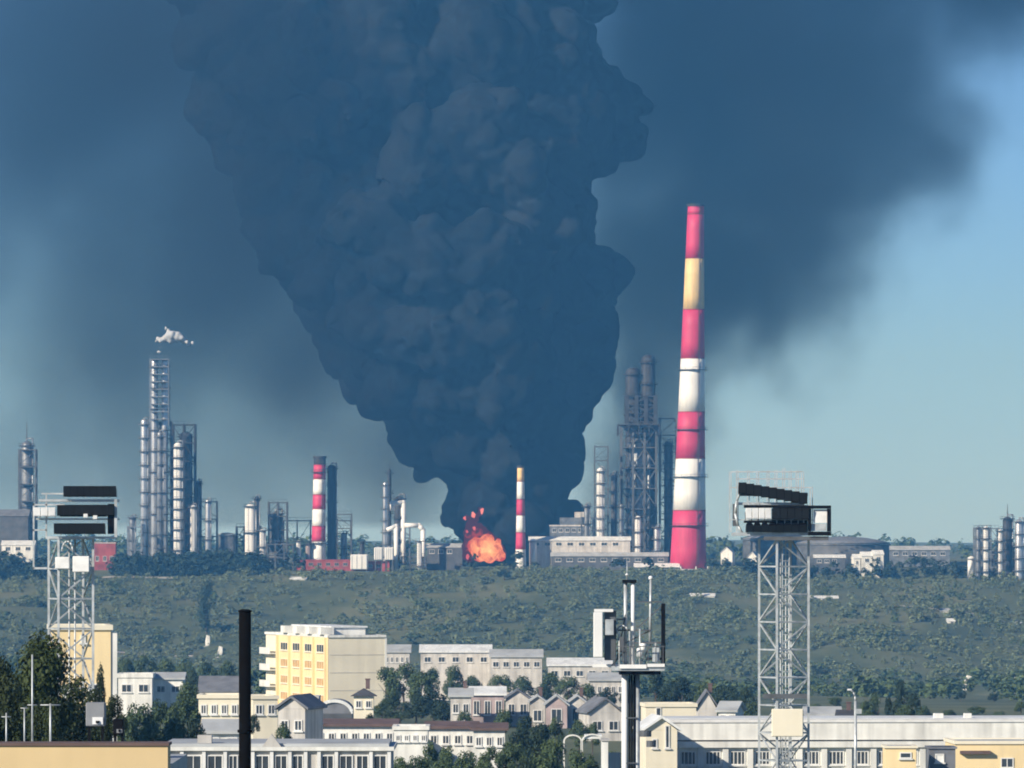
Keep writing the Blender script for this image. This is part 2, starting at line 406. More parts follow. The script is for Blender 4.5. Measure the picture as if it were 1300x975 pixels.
# ------------------------------------------------------------------ materials for things
M_ = dict(
    red=mat('chimney_red_paint', (0.56, 0.035, 0.115), 0.6, 0.14, 0.25, streak=0.6),
    white=mat('white_paint', (0.80, 0.80, 0.77), 0.6, 0.10, 0.3, streak=0.6),
    cream_band=mat('faded_yellow_paint', (0.74, 0.53, 0.24), 0.65, 0.15, 0.3, streak=0.6),
    steel=mat('grey_steel', (0.24, 0.26, 0.28), 0.4, 0.25, 0.5, 0.5),
    pale_steel=mat('aluminium_cladding', (0.60, 0.62, 0.63), 0.34, 0.22, 0.4, 0.65, streak=0.6),
    dark=mat('sooty_steel', (0.030, 0.033, 0.038), 0.7, 0.25, 0.4),
    mid=mat('weathered_steel', (0.085, 0.092, 0.10), 0.65, 0.25, 0.4),
    rust=mat('red_oxide_paint', (0.30, 0.055, 0.06), 0.7, 0.25, 0.3),
    concrete=mat('concrete', (0.48, 0.47, 0.44), 0.9, 0.18, 0.5, bump=0.2),
    black=mat('black_enamel', (0.006, 0.006, 0.007), 0.6, 0.2, 2.0),
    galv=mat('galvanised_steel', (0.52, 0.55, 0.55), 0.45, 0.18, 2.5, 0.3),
    galv_dark=mat('dark_steel_paint', (0.09, 0.10, 0.11), 0.6, 0.2, 2.0),  # plain dark paint colour for brackets, arms and rails
    lamp_white=mat('white_sunlit_housing', (0.82, 0.82, 0.79), 0.4, 0.08, 2.0),  # plain white; on the mast lamps it stands for sunlight on their backs
    lens=mat('lamp_glass', (0.012, 0.013, 0.015), 0.35, 0.1, 2.0),
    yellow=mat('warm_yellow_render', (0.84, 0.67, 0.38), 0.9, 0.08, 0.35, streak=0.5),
    cream=mat('cream_render', (0.80, 0.74, 0.58), 0.9, 0.08, 0.3, streak=0.5),
    pale=mat('pale_plaster', (0.56, 0.54, 0.50), 0.9, 0.26, 0.45, streak=0.6),
    white_wall=mat('whitewashed_wall', (0.76, 0.76, 0.71), 0.9, 0.20, 0.45, streak=0.6),
    pink=mat('dull_pink_plaster', (0.42, 0.34, 0.33), 0.9, 0.25, 0.45, streak=0.5),
    tan=mat('tan_render', (0.66, 0.50, 0.27), 0.9, 0.07, 0.5, streak=0.4),
    orange_pane=mat('ochre_blind', (0.55, 0.34, 0.14), 0.6, 0.15, 0.8),
    slate=mat('slate_roof', (0.16, 0.17, 0.19), 0.8, 0.2, 0.6, bump=0.3),
    roof_dark=mat('dark_roof', (0.06, 0.062, 0.07), 0.8, 0.2, 0.6),
    roof_brown=mat('brown_roof', (0.13, 0.085, 0.075), 0.85, 0.2, 0.6),
    roof_white=mat('white_sheet_roof', (0.76, 0.78, 0.76), 0.5, 0.18, 0.5, streak=0.4),
    roof_grey=mat('grey_sheet_roof', (0.42, 0.44, 0.44), 0.6, 0.15, 0.4),
    glass=mat('window_glass', (0.045, 0.055, 0.065), 0.15, 0.2, 1.0, 0.0),
    frame=mat('white_window_frame', (0.75, 0.75, 0.72), 0.6, 0.08, 1.0),
    bark=mat('bark', (0.10, 0.075, 0.05), 0.95, 0.25, 3.0),
    pole=mat('black_pole_paint', (0.0035, 0.0035, 0.004), 0.9, 0.2, 4.0),
    track=mat('pale_dirt', (0.42, 0.40, 0.34), 0.95, 0.2, 0.2),
    ac=mat('grey_plastic', (0.22, 0.23, 0.24), 0.6, 0.1, 3.0),
)

for k_ in ('pole', 'black'): M_[k_].node_tree.nodes['Principled BSDF'].inputs['Specular IOR Level'].default_value = 0.08

# ------------------------------------------------------------------ fire
def flame_material(name, core, rim, cx, cz, rad, gain):
    m = bpy.data.materials.new(name); m.use_nodes = True; nt = m.node_tree; nt.nodes.clear(); L = nt.links.new
    geo = nt.nodes.new('ShaderNodeNewGeometry')
    nz = nt.nodes.new('ShaderNodeTexNoise'); nz.inputs['Scale'].default_value = 0.42; nz.inputs['Detail'].default_value = 7; nz.inputs['Distortion'].default_value = 0.8
    L(geo.outputs['Position'], nz.inputs['Vector'])
    d = nt.nodes.new('ShaderNodeVectorMath'); d.operation = 'DISTANCE'; d.inputs[1].default_value = (cx, 2436.0, cz); L(geo.outputs['Position'], d.inputs[0])
    a = nt.nodes.new('ShaderNodeMath'); a.operation = 'MULTIPLY_ADD'; L(nz.outputs['Fac'], a.inputs[0]); a.inputs[1].default_value = rad*2.6; L(d.outputs['Value'], a.inputs[2])
    mr = nt.nodes.new('ShaderNodeMapRange'); L(a.outputs[0], mr.inputs[0]); mr.inputs[1].default_value = rad*1.35; mr.inputs[2].default_value = rad*2.75
    cr = nt.nodes.new('ShaderNodeValToRGB'); e = cr.color_ramp.elements
    e[0].position = 0.0; e[0].color = (*core, 1); e[1].position = 1.0; e[1].color = (*rim, 1)
    k = cr.color_ramp.elements.new(0.45); k.color = tuple(0.5*(p+q) if i else max(p, q)*0.85 for i, (p, q) in enumerate(zip(core, rim)))+(1,)
    em = nt.nodes.new('ShaderNodeEmission'); em.inputs['Strength'].default_value = gain
    out = nt.nodes.new('ShaderNodeOutputMaterial')
    L(mr.outputs[0], cr.inputs[0]); L(cr.outputs[0], em.inputs['Color']); L(em.outputs[0], out.inputs['Surface'])
    return m
YF = 2440.0
def fp(px, py, dy, r): return (PX(px, YF), YF+dy, PZ(py, YF), r*S(YF))
fire = thing('fire', (PX(612, YF), YF, gz(PX(612, YF), YF)), 'orange and red flames burning at the foot of the black smoke', 'fire')
rf = random.Random(5)
ball = [fp(615, 697, -2, 15), fp(605, 694, -2, 12), fp(627, 699, -2, 12), fp(634, 705, -1, 8), fp(618, 686, -1, 9), fp(609, 704, -3, 10), fp(622, 707, -3, 9)]
for _ in range(26):
    ball.append(fp(616+max(-17, min(17, rf.gauss(0, 10))), min(708, max(684, rf.gauss(694, 6))), rf.uniform(-4, 1), rf.uniform(3, 6)))
fm = flame_material('flame_core', (1.0, 0.58, 0.22), (0.42, 0.035, 0.015), PX(618, YF), PZ(698, YF), 5.0, 1.15)
me = billow_mesh('fireball', ball, 0.45, fm, ((4.0, 0.6), (1.6, 0.3)))
link_mesh('fireball', me, (0, 0, 0), None)
o = bpy.data.objects['fireball']; o.parent = fire; o.location = -WL[fire.name]
rm = flame_material('flame_rim', (0.80, 0.13, 0.07), (0.07, 0.006, 0.012), PX(602, YF), PZ(680, YF), 5.5, 0.8)
for path in ([(596, 706, 9), (594, 694, 8.5), (597, 682, 7.5), (596, 670, 6), (599, 661, 5), (606, 653, 4.2), (613, 647, 3.4)],
             [(604, 690, 10), (606, 677, 8), (602, 668, 5), (594, 659, 3.6), (590, 655, 2.4)],
             [(630, 694, 9), (636, 703, 8), (622, 682, 9), (612, 674, 7), (607, 665, 3.5)]):
    sp = []
    for i in range(len(path)-1):
        for t in (0, .25, .5, .75):
            a, b = path[i], path[i+1]
            sp.append(fp(a[0]+(b[0]-a[0])*t+rf.uniform(-2, 2), a[1]+(b[1]-a[1])*t+rf.uniform(-2, 2), rf.uniform(4, 7), (a[2]+(b[2]-a[2])*t)*rf.uniform(.75, 1.05)))
    me = billow_mesh('flame_tongue', sp, 0.5, rm, ((3.5, 0.7), (1.4, 0.3)))
    o = link_mesh('flame_tongue', me, (0, 0, 0), None); o.parent = fire; o.location = -WL[fire.name]
pm = flame_material('flame_flare', (0.95, 0.30, 0.22), (0.6, 0.10, 0.10), PX(605, YF), PZ(650, YF), 6.0, 1.0)
for (px, py, r) in ((612, 649, 3.6), (601, 654, 3.8), (590, 658, 2.6), (602, 671, 2.6), (593, 675, 2.3), (594, 707, 3.4)):
    sp = [fp(px+rf.uniform(-1, 1)*r*.35, py+(q-2.5)*r*.3, -3, r*(.62-.08*abs(q-2))) for q in range(6)]
    me = billow_mesh('flame_lick', sp, 0.3, pm, ((1.6, 0.3),))
    o = link_mesh('flame_lick', me, (0, 0, 0), None); o.parent = fire; o.location = -WL[fire.name]

# ------------------------------------------------------------------ refinery builders
def banded_stack(name, label, cat, Y, top, bot, rt, rb, bands, ladder=True, plats=(), n=28, group=None):
    """Chimney of painted bands. top/bot = (px,py); rt/rb = radii in px; bands = [(py_lower_edge, material)] from the top down."""
    s = S(Y); xb = PX(bot[0], Y); zb = gz(xb, Y)-0.3; xt = PX(top[0], Y); zt = PZ(top[1], Y)
    lean = (xt-xb)/(zt-zb)
    t = thing(name, (xb, Y, zb), label, cat, group)
    def rad(z): return (rb+(rt-rb)*((z-zb)/(zt-zb))**0.85)*s
    z1 = zt
    for k, (py, mk) in enumerate(bands):
        z0 = PZ(py, Y) if k < len(bands)-1 else zb
        zs = np.linspace(z0+0.02, z1-0.02, 4)
        MB().lathe(xb+lean*(zs[0]-zb), Y, [(rad(z), z) for z in zs], n, (lean, 0)).build('shaft_band', M_[mk], t)
        if k < len(bands)-1:
            MB().lathe(xb+lean*(z0-0.15-zb), Y, [(rad(z0)+0.10, z0-0.15), (rad(z0)+0.10, z0+0.15)], n).build('joint_ring', M_['rust'], t)
        z1 = z0
    MB().ring(xb+lean*(zt-zb), Y, zt-0.6, rt*s*0.7, rt*s*1.15, 0.9, n).build('cap_ring', M_['dark'], t)
    for py in plats:
        z = PZ(py, Y); x = xb+lean*(z-zb); r = rad(z)
        p = MB().ring(x, Y, z, r+0.02, r+1.1, 0.25, n).build('platform', M_['dark'], t)
        rail = MB().ring(x, Y, z+1.1, r+1.02, r+1.1, 0.1, n)
        for i in range(12):
            a = i*math.pi/6; rail.bar((x+math.cos(a)*(r+1.06), Y+math.sin(a)*(r+1.06), z+.25), (x+math.cos(a)*(r+1.06), Y+math.sin(a)*(r+1.06), z+1.15), .08)
        rail.build('railing', M_['dark'], p)
    if ladder:
        a = R(-62); l = MB(); zz = np.linspace(zb+2, zt-1, 40)
        pts = [(xb+lean*(z-zb)+math.cos(a)*(rad(z)+.25), Y+math.sin(a)*(rad(z)+.25), z) for z in zz]
        for i in range(39):
            for d in (-.25, .25): l.bar((pts[i][0]+d, pts[i][1], pts[i][2]), (pts[i+1][0]+d, pts[i+1][1], pts[i+1][2]), .1)
        for i in range(0, 40): l.bar((pts[i][0]-.25, pts[i][1], pts[i][2]), (pts[i][0]+.25, pts[i][1], pts[i][2]), .08)
        l.build('ladder', M_['mid'], t)
    return t

def process_column(label, px, ytop, wpx, Y, mk='pale_steel', nplat=6, pk='dark', pipe=True, spire=0, zbase=None, group='slim process columns of the refinery', half=False):
    s = S(Y); x = PX(px, Y); zb = (gz(x, Y) if zbase is None else zbase)-0.2; zt = PZ(ytop, Y); r = wpx*s/2
    t = thing('process_column', (x, Y, zb), label, 'tower', group)
    H = zt-zb
    MB().lathe(x, Y, [(r*1.12, zb), (r*1.05, zb+H*.08), (r, zb+H*.10), (r, zt-r*.8), (r*.86, zt-r*.35), (r*.5, zt-.08*r), (r*.15, zt)], 18).build('shell', M_[mk], t)
    for i in range(nplat):
        z = zb+H*(0.16+0.80*i/max(1, nplat-1))
        p = MB().ring(x, Y, z, r+.01, r+1.05, .3, 18).build('platform', M_[pk], t)
        rl = MB().ring(x, Y, z+1.05, r+.97, r+1.05, .09, 18)
        for k in range(8):
            a = k*math.pi/4; rl.bar((x+math.cos(a)*(r+1), Y+math.sin(a)*(r+1), z+.3), (x+math.cos(a)*(r+1), Y+math.sin(a)*(r+1), z+1.1), .08)
        rl.build('railing', M_[pk], p)
    if pipe:
        rp = max(.22, r*.16); a = R(-30); xx = x+math.cos(a)*(r+rp+.15); yy = Y+math.sin(a)*(r+rp+.15)
        pb = MB().tube((x, Y, zt-.1), (x, Y, zt+rp*2.6), rp, n=10).tube((x, Y, zt+rp*2.6), (xx, yy, zt+rp*2.6), rp, n=10).tube((xx, yy, zt+rp*2.9), (xx, yy, zb+1), rp, n=10)
        pb.build('overhead_pipe', M_['steel'], t)
    l = MB(); a = R(-115); xx = x+math.cos(a)*(r+.55); yy = Y+math.sin(a)*(r+.55)
    for d in (-.25, .25): l.bar((xx+d, yy, zb+.5), (xx+d, yy, zt-1), .09)
    z = zb+1
    while z < zt-1: l.bar((xx-.25, yy, z), (xx+.25, yy, z), .07); z += 0.9
    l.build('ladder', M_['mid'], t)
    if spire:
        MB().tube((x, Y, zt), (x, Y, zt+spire*s), .3, .1, 6).build('vent_pipe', M_['mid'], t)
    return t

def steel_frame(label, px0, px1, ytop, Y, depth, nx, nz, mk='mid', floors='mid', brace=True, name='steel_structure', zbase=None, post=.5, group='open steel frames of the refinery'):
    x0, x1 = PX(px0, Y), PX(px1, Y); xm = (x0+x1)/2; zb = (gz(xm, Y) if zbase is None else zbase)-.2; zt = PZ(ytop, Y)
    t = thing(name, (xm, Y, zb), label, 'structure', group)
    xs = np.linspace(x0, x1, nx+1); zs = np.linspace(zb, zt, nz+1)
    for x in xs:
        for y in (Y, Y+depth): MB().box(x-post/2, x+post/2, y-post/2, y+post/2, zb, zt).build('post', M_[mk], t)
    for k in range(1, nz+1):
        z = zs[k]
        MB().box(x0+.3, x1-.3, Y+.3, Y+depth-.3, z-.5, z-.2).build('deck', M_[floors], t)
        for y in (Y, Y+depth): MB().box(x0+post/2, x1-post/2, y-post*.3, y+post*.3, z-.55, z-.12).build('beam', M_[mk], t)
        rl = MB()
        for y in (Y, ):
            rl.bar((x0, y, z+1), (x1, y, z+1), .12)
            for x in np.linspace(x0, x1, nx*2+1): rl.bar((x, y, z), (x, y, z+1), .1)
        rl.build('railing', M_[mk], t)
        if brace:
            for i in range(nx):
                a, b = (xs[i], xs[i+1]) if (i+k) % 2 else (xs[i+1], xs[i])
                MB().bar((a, Y, zs[k-1]+.4), (b, Y, zs[k]-.6), post*.5).build('brace', M_[mk], t)
    return t

def storage_tank(label, px, ytop, wpx, Y, mk='pale_steel', roof='roof_grey', dome=.12, group='storage tanks of the refinery'):
    s = S(Y); x = PX(px, Y); zb = gz(x, Y)-.2; zt = PZ(ytop, Y); r = wpx*s/2
    t = thing('storage_tank', (x, Y, zb), label, 'tank', group)
    zr = zt-r*dome*2
    MB().lathe(x, Y, [(r, zb), (r, zr)], 36).build('shell', M_[mk], t)
    MB().lathe(x, Y, [(r*1.01, zr+.02), (r*1.01, zr+.3), (r*.8, zr+r*dome*.9), (r*.5, zr+r*dome*1.6), (r*.1, zt)], 36).build('roof', M_[roof], t)
    MB().ring(x, Y, zr-.5, r+.02, r+.5, .35, 36).build('rim_walkway', M_['steel'], t)
    st = MB()
    for i in range(14):
        a = R(-150+i*6); z = zb+.4+(zr-zb-.8)*i/13
        st.box(x+math.cos(a)*(r+.5)-.4, x+math.cos(a)*(r+.5)+.4, Y+math.sin(a)*(r+.5)-.4, Y+math.sin(a)*(r+.5)+.4, z, z+.12)
    st.build('stair', M_['steel'], t)
    return t

# ------------------------------------------------------------------ building kit
def block(name, label, cat, pxc, Y, w, d, ztop, rot=0.0, wall='white_wall', zb=None, group=None, hole=None):
    """Oblong building: local x across the front (0..w), y into the depth (0..d). pxc = pixel of the front-left corner."""
    x = PX(pxc, Y); zb = gz(x, Y)-.5 if zb is None else zb
    t = thing(name, (x, Y, zb), label, cat, group)
    Mx = Matrix.Translation((x, Y, 0)) @ Matrix.Rotation(R(rot), 4, 'Z')
    MB(Mx).box(0, w, 0, d, zb, ztop).build('wall', M_[wall], t)
    return t, Mx
def window(t, Mx, face, u0, u1, z0, z1, w=0, pane='glass', frame='frame', mull=1, sill=True, fw=.10, name='window'):
    """Framed window on the front (y=0), left (x=0) or right (x=w) wall: frame proud of the wall, pane set back in it."""
    def P(u, n, z):
        return {'front': (u, -n, z), 'left': (-n, u, z), 'right': (w+n, u, z)}[face]
    def bx(mb, a0, a1, n0, n1, b0, b1):
        p = P(a0, n0, b0); q = P(a1, n1, b1)
        return mb.box(min(p[0], q[0]), max(p[0], q[0]), min(p[1], q[1]), max(p[1], q[1]), b0, b1)
    f = MB(Mx)
    bx(f, u0, u0+fw, .012, .09, z0, z1); bx(f, u1-fw, u1, .012, .09, z0, z1)
    bx(f, u0+fw, u1-fw, .012, .088, z1-fw, z1); bx(f, u0+fw, u1-fw, .012, .088, z0, z0+fw)
    for i in range(mull):
        u = u0+(u1-u0)*(i+1)/(mull+1); bx(f, u-fw*.35, u+fw*.35, .03, .08, z0+fw, z1-fw)
    fo = f.build(name, M_[frame], t)
    bx(MB(Mx), u0+fw*.8, u1-fw*.8, .006, .03, z0+fw*.8, z1-fw*.8).build('pane', M_[pane], fo)
    if sill: bx(MB(Mx), u0-.1, u1+.1, .014, .20, z0-.12, z0-.01).build('sill', M_[frame], fo)
    return fo
def gable_roof(t, Mx, w, d, z, h, over=.4, mk='slate', along='x', th=.25):
    """Two roof slopes as separate parts plus gable walls left to the caller. along: direction of the ridge."""
    if along == 'x':
        a = MB(Mx).prism([(-over, -over, z-.1), (w+over, -over, z-.1), (w+over, d/2, z+h), (-over, d/2, z+h)], (0, 0, th)).build('roof_slope', M_[mk], t)
        MB(Mx).prism([(-over, d/2+.01, z+h), (w+over, d/2+.01, z+h), (w+over, d+over, z-.1), (-over, d+over, z-.1)], (0, 0, th)).build('roof_slope', M_[mk], t)
    else:
        a = MB(Mx).prism([(-over, -over, z-.1), (-over, d+over, z-.1), (w/2-.005, d+over, z+h), (w/2-.005, -over, z+h)], (0, 0, th)).build('roof_slope', M_[mk], t)
        MB(Mx).prism([(w+over, -over, z-.1), (w/2+.005, -over, z+h), (w/2+.005, d+over, z+h), (w+over, d+over, z-.1)], (0, 0, th)).build('roof_slope', M_[mk], t)
    return a
def gable_wall(t, Mx, w, d, z, h, mk, along='x'):
    if along == 'x':
        for x in (0, w-.25): MB(Mx).prism([(x, 0, z+.01), (x, d, z+.01), (x, d/2, z+h-.03)], (.25, 0, 0)).build('gable', M_[mk], t)
    else:
        for y in (0, d-.25): MB(Mx).prism([(0, y, z+.01), (w, y, z+.01), (w/2, y, z+h-.03)], (0, .25, 0)).build('gable', M_[mk], t)
def hip_roof(t, Mx, w, d, z, h, mk, over=.4):
    a = (-over, -over, z); b = (w+over, -over, z); c = (w+over, d+over, z); e = (-over, d+over, z)
    m = min(w, d)/2
    p, q = ((m, d/2, z+h), (w-m+.01, d/2, z+h)) if w >= d else ((w/2, m, z+h), (w/2, d-m+.01, z+h))
    rb = MB(Mx)._add([a, b, c, e, p, q], [(0, 1, 5, 4), (1, 2, 5), (2, 3, 4, 5), (3, 0, 4), (3, 2, 1, 0)] if w >= d else [(0, 1, 4), (1, 2, 5, 4), (2, 3, 5), (3, 0, 4, 5), (3, 2, 1, 0)])
    return rb.build('roof', M_[mk], t)
def flat_roof(t, Mx, w, d, z, mk='roof_grey', par='white_wall', ph=.5, over=.15):
    MB(Mx).box(.25, w-.25, .25, d-.25, z+.01, z+.12).build('roof', M_[mk], t)
    for (a, b, c, e) in ((-over, w+over, -over, .25), (-over, w+over, d-.25, d+over), (-over, .25, .25, d-.25), (w-.25, w+over, .25, d-.25)):
        MB(Mx).box(a, b, c, e, z-.05, z+ph).build('parapet', M_[par], t)
def chimney_pot(t, Mx, x, y, z, h=1.2, s=.5, mk='roof_brown'):
    MB(Mx).box(x-s/2, x+s/2, y-s/2, y+s/2, z, z+h).box(x-s*.65, x+s*.65, y-s*.65, y+s*.65, z+h+.002, z+h+.15).build('chimney', M_[mk], t)

# ------------------------------------------------------------------ the refinery, left to right
YR = 2450.0
# far left
process_column('slim dark grey column with thin spire at far left edge', 34, 560, 15, 2500, 'steel', 6, 'dark', spire=24)
steel_frame('dark grey steel frame wrapped round the leftmost slim column', 24, 45, 570, 2492, 7, 1, 7, 'mid', 'dark', post=.6)
t, Mx = block('plant_shed', 'low dark grey shed with slate roof at far left edge', 'shed', -40, 2480, 24, 12, PZ(655, 2480), 0, 'mid', group='sheds of the refinery')
gable_roof(t, Mx, 24, 12, PZ(655, 2480), 2.4, .4, 'slate')
gable_wall(t, Mx, 24, 12, PZ(655, 2480), 2.4, 'mid')
MB(Mx).box(3, 6.5, -.1, -.01, gz(PX(-40, 2480), 2480)-.4, 56).build('door', M_['mid'], t)
t, Mx = block('plant_shed', 'white low shed beneath the slim column at far left', 'shed', 2, 2440, 13, 9, PZ(692, 2440), 0, 'white_wall', group='sheds of the refinery')
gable_roof(t, Mx, 13, 9, PZ(692, 2440), 1.6, .3, 'roof_white')
gable_wall(t, Mx, 13, 9, PZ(692, 2440), 1.6, 'white_wall')
for u in (1.5, 5.5, 9.5): window(t, Mx, 'front', u, u+2, PZ(692, 2440)-2.2, PZ(692, 2440)-.7)
t, Mx = block('plant_building', 'pinkish red low building behind the left floodlight mast', 'building', 118, 2455, 9, 8, PZ(690, 2455), 0, 'rust', group='sheds of the refinery')
flat_roof(t, Mx, 9, 8, PZ(690, 2455), 'roof_grey', 'pink')
for u in (1, 4, 6.7): window(t, Mx, 'front', u, u+1.4, 53, 55)
# the tall left complex
process_column('tallest column of the left group with paired pale upper shafts', 196, 456, 9, 2470, 'pale_steel', 9, 'dark', pipe=False)
process_column('second of the two pale upper shafts beside the tallest left column', 209, 456, 8, 2470, 'pale_steel', 9, 'dark', pipe=False)
steel_frame('dark frame carrying the paired shafts in the tall left group', 189, 217, 535, 2474, 9, 2, 9, 'mid', 'dark', post=.7)
steel_frame('thin upper frame round the paired pale shafts', 190, 214, 455, 2466, 7.4, 1, 9, 'steel', 'mid', zbase=PZ(540, 2466), post=.35, brace=False)
process_column('pale column on the left side of the tall left group', 183, 532, 9, 2452, 'pale_steel', 10, 'mid')
process_column('greyish column in the middle of the tall left group', 203, 548, 8, 2450, 'steel', 9, 'mid')
process_column('bright white column of stacked rings right in the tall left group', 226, 562, 11, 2442, 'white', 11, 'dark')
steel_frame('dark square frame behind the bright ringed column', 219, 247, 538, 2462, 9, 2, 8, 'dark', 'dark', post=.7)
process_column('broad dark vessel deep inside the tall left group', 201, 546, 20, 2484, 'dark', 6, 'dark', pipe=False)
process_column('broad dark vessel inside the square frame behind the ringed column', 236, 548, 17, 2467, 'dark', 6, 'dark', pipe=False)
process_column('dark slender column right of the square frame', 252, 610, 6, 2470, 'mid', 5, 'dark')
steel_frame('dark low frame before the stout white column', 300, 330, 668, 2458, 7, 3, 3, 'dark', 'dark', post=.6)
process_column('sooty vessel inside the grey square frame', 350, 650, 16, 2460, 'mid', 4, 'dark')
steel_frame('grey low frame at the foot of the square frame', 338, 372, 690, 2428, 7, 3, 2, 'mid', 'mid', post=.5)
process_column('short grey column between pipe rack and white box tank', 436, 676, 7, 2450, 'steel', 3, 'dark')
steel_frame('dark narrow frame right of the pipe rack', 426, 446, 652, 2462, 6, 1, 4, 'mid', 'mid', post=.5)
process_column('short grey column right of the stepped plant building', 745, 640, 7, 2452, 'steel', 4, 'dark')
process_column('slim grey column left of the reactor gallery', 779, 600, 7, 2462, 'mid', 6, 'dark')
process_column('short grey column left of the tall left group', 168, 655, 8, 2445, 'steel', 3, 'mid')
steel_frame('low grey frame at the foot of the tall left group', 162, 180, 668, 2440, 6, 2, 2, 'steel', 'mid')
process_column('short plain white column right of the ringed column', 245, 641, 8, 2444, 'white', 2, 'mid')
process_column('short lilac grey column beside the plain white one', 264, 634, 7, 2444, 'pale_steel', 4, 'dark')
steel_frame('small dark frame between two short columns', 251, 275, 636, 2452, 6, 1, 4, 'dark', 'dark')
storage_tank('squat grey tank behind the dark trees left of centre', 288, 676, 22, 2452, 'steel', 'roof_grey')
# group right of the tall complex
process_column('stout white column with two bulges near the striped chimney', 318, 640, 14, 2448, 'white', 3, 'dark')
process_column('small white column beside the stout white one', 333, 672, 7, 2440, 'white', 3, 'mid')
steel_frame('dark grey square frame between stout column and striped chimney', 341, 364, 637, 2455, 9, 2, 5, 'mid', 'mid', post=.6)
process_column('dark slender column on top of the square frame', 326, 630, 6, 2460, 'dark', 3, 'dark')
storage_tank('grey drum under the square frame', 353, 700, 24, 2436, 'mid', 'mid')
steel_frame('long low pipe rack crossing behind the striped chimney', 360, 445, 660, 2470, 4, 5, 2, 'mid', 'mid', name='pipe_rack', post=.4)
process_column('thin white post column left of the striped chimney', 379, 686, 6, 2436, 'white', 2, 'dark', pipe=False)
process_column('thin pinkish column close to the striped chimney foot', 391, 690, 6, 2437, 'pink', 2, 'dark', pipe=False)
banded_stack('striped_chimney', 'short red and white striped chimney with dark top in the left half', 'chimney', 2440, (406, 580), (404, 722), 7.5, 9.5,
             [(590, 'dark'), (608, 'red'), (628, 'white'), (646, 'red'), (668, 'white'), (687, 'red'), (722, 'white')], True, (600, 690), group='striped chimneys of the refinery')
process_column('dark tall column touching the right of the short striped chimney', 421, 590, 11, 2446, 'dark', 6, 'dark')
t, Mx = block('plant_building', 'dark red low building at the striped chimney foot', 'building', 376, 2432, 21, 9, PZ(712, 2432), 0, 'rust', group='sheds of the refinery')
flat_roof(t, Mx, 21, 9, PZ(712, 2432), 'roof_brown', 'rust')
for u in np.arange(1.5, 19, 3.4): window(t, Mx, 'front', u, u+1.8, PZ(712, 2432)-2.0, PZ(712, 2432)-.7, pane='glass', frame='pink')
t, Mx = block('plant_building', 'red low building under the white box tank', 'building', 443, 2430, 16, 9, PZ(714, 2430), 0, 'rust', group='sheds of the refinery')
flat_roof(t, Mx, 16, 9, PZ(714, 2430), 'roof_brown', 'rust')
for u in np.arange(1.2, 14, 3.2): window(t, Mx, 'front', u, u+1.6, PZ(714, 2430)-2.0, PZ(714, 2430)-.7, frame='pink')
def box_tank(label, px0, px1, y0, y1, Y, zb=None):
    x0, x1 = PX(px0, Y), PX(px1, Y); z0, z1 = PZ(y1, Y), PZ(y0, Y)
    t = thing('box_tank', ((x0+x1)/2, Y, z0), label, 'tank', 'white box tanks of the refinery')
    MB().box(x0, x1, Y, Y+(x1-x0), z0, z1).build('shell', M_['white'], t, bevel=.25)
    for x in np.linspace(x0+.5, x1-.5, 4): MB().box(x-.09, x+.09, Y-.12, Y-.01, z0+.3, z1-.3).build('rib', M_['pale_steel'], t)
    g = gz((x0+x1)/2, Y)
    for x in (x0+.5, x1-.5):
        for y in (Y+.4, Y+(x1-x0)-.4): MB().box(x-.2, x+.2, y-.2, y+.2, g-.2, z0+.1).build('leg', M_['mid'], t)
    MB().ring((x0+x1)/2, Y+(x1-x0)/2, z1+.01, .3, .7, .5, 12).build('hatch', M_['steel'], t)
box_tank('large white box tank left of the slender dark spire', 445, 467, 704, 723, 2426)
box_tank('left of two small white box tanks side by side', 475, 486, 695, 711, 2428)
box_tank('right of two small white box tanks side by side', 488.5, 500, 695, 711, 2428)
process_column('short dark stack just above the large white box tank', 460, 687, 6, 2440, 'dark', 2, 'dark', pipe=False)
process_column('slender pale column topped by a dark spire near the white pipes', 489, 612, 6, 2440, 'pale_steel', 7, 'mid', pipe=False)
process_column('thin dark spire column beside the slender pale one', 494.5, 596, 4.5, 2446, 'dark', 5, 'dark', pipe=False, spire=8)
steel_frame('grey green frame behind the white bent pipes', 486, 520, 668, 2452, 8, 3, 4, 'steel', 'mid')
steel_frame('dark low frame right of the white bent pipes', 510, 541, 706, 2434, 7, 3, 2, 'mid', 'dark')
process_column('dark domed vessel behind the white bent pipes', 507, 630, 13, 2462, 'dark', 4, 'dark')
def pipe_run(label, pts, r, Y, mk='white', supports=()):
    P = [(PX(a, Y), Y, PZ(b, Y)) for a, b in pts]
    t = thing('bent_pipe', (P[-1][0], Y, gz(P[-1][0], Y)), label, 'pipe', 'large white pipes')
    for i in range(len(P)-1):
        MB().tube(P[i], P[i+1], r, n=14).build('pipe_length', M_[mk], t)
    for p in P[1:-1]:
        MB().lathe(p[0], p[1], [(.05, p[2]-r*1.1), (r*.8, p[2]-r*.75), (r*1.1, p[2]), (r*.8, p[2]+r*.75), (.05, p[2]+r*1.1)], 12).build('elbow', M_[mk], t)
    for a in supports:
        x = PX(a[0], Y); MB().box(x-.25, x+.25, Y+.2, Y+.7, gz(x, Y)-.2, PZ(a[1], Y)).build('support', M_['mid'], t)
pipe_run('tall white pipe bent over at its top like an inverted hook', [(498, 648), (498, 639), (512, 638), (512, 726)], 1.0, 2444)
pipe_run('arched white pipe reaching right from the tall hooked pipe', [(513.5, 667), (532, 667), (537, 673), (537, 728)], .95, 2438)
pipe_run('short slanted white pipe left of the tall hooked pipe', [(491, 673), (503, 668), (503, 727)], .9, 2436)
process_column('short white column below the arched white pipe', 532.5, 686, 6.5, 2430, 'white', 2, 'mid', pipe=False)
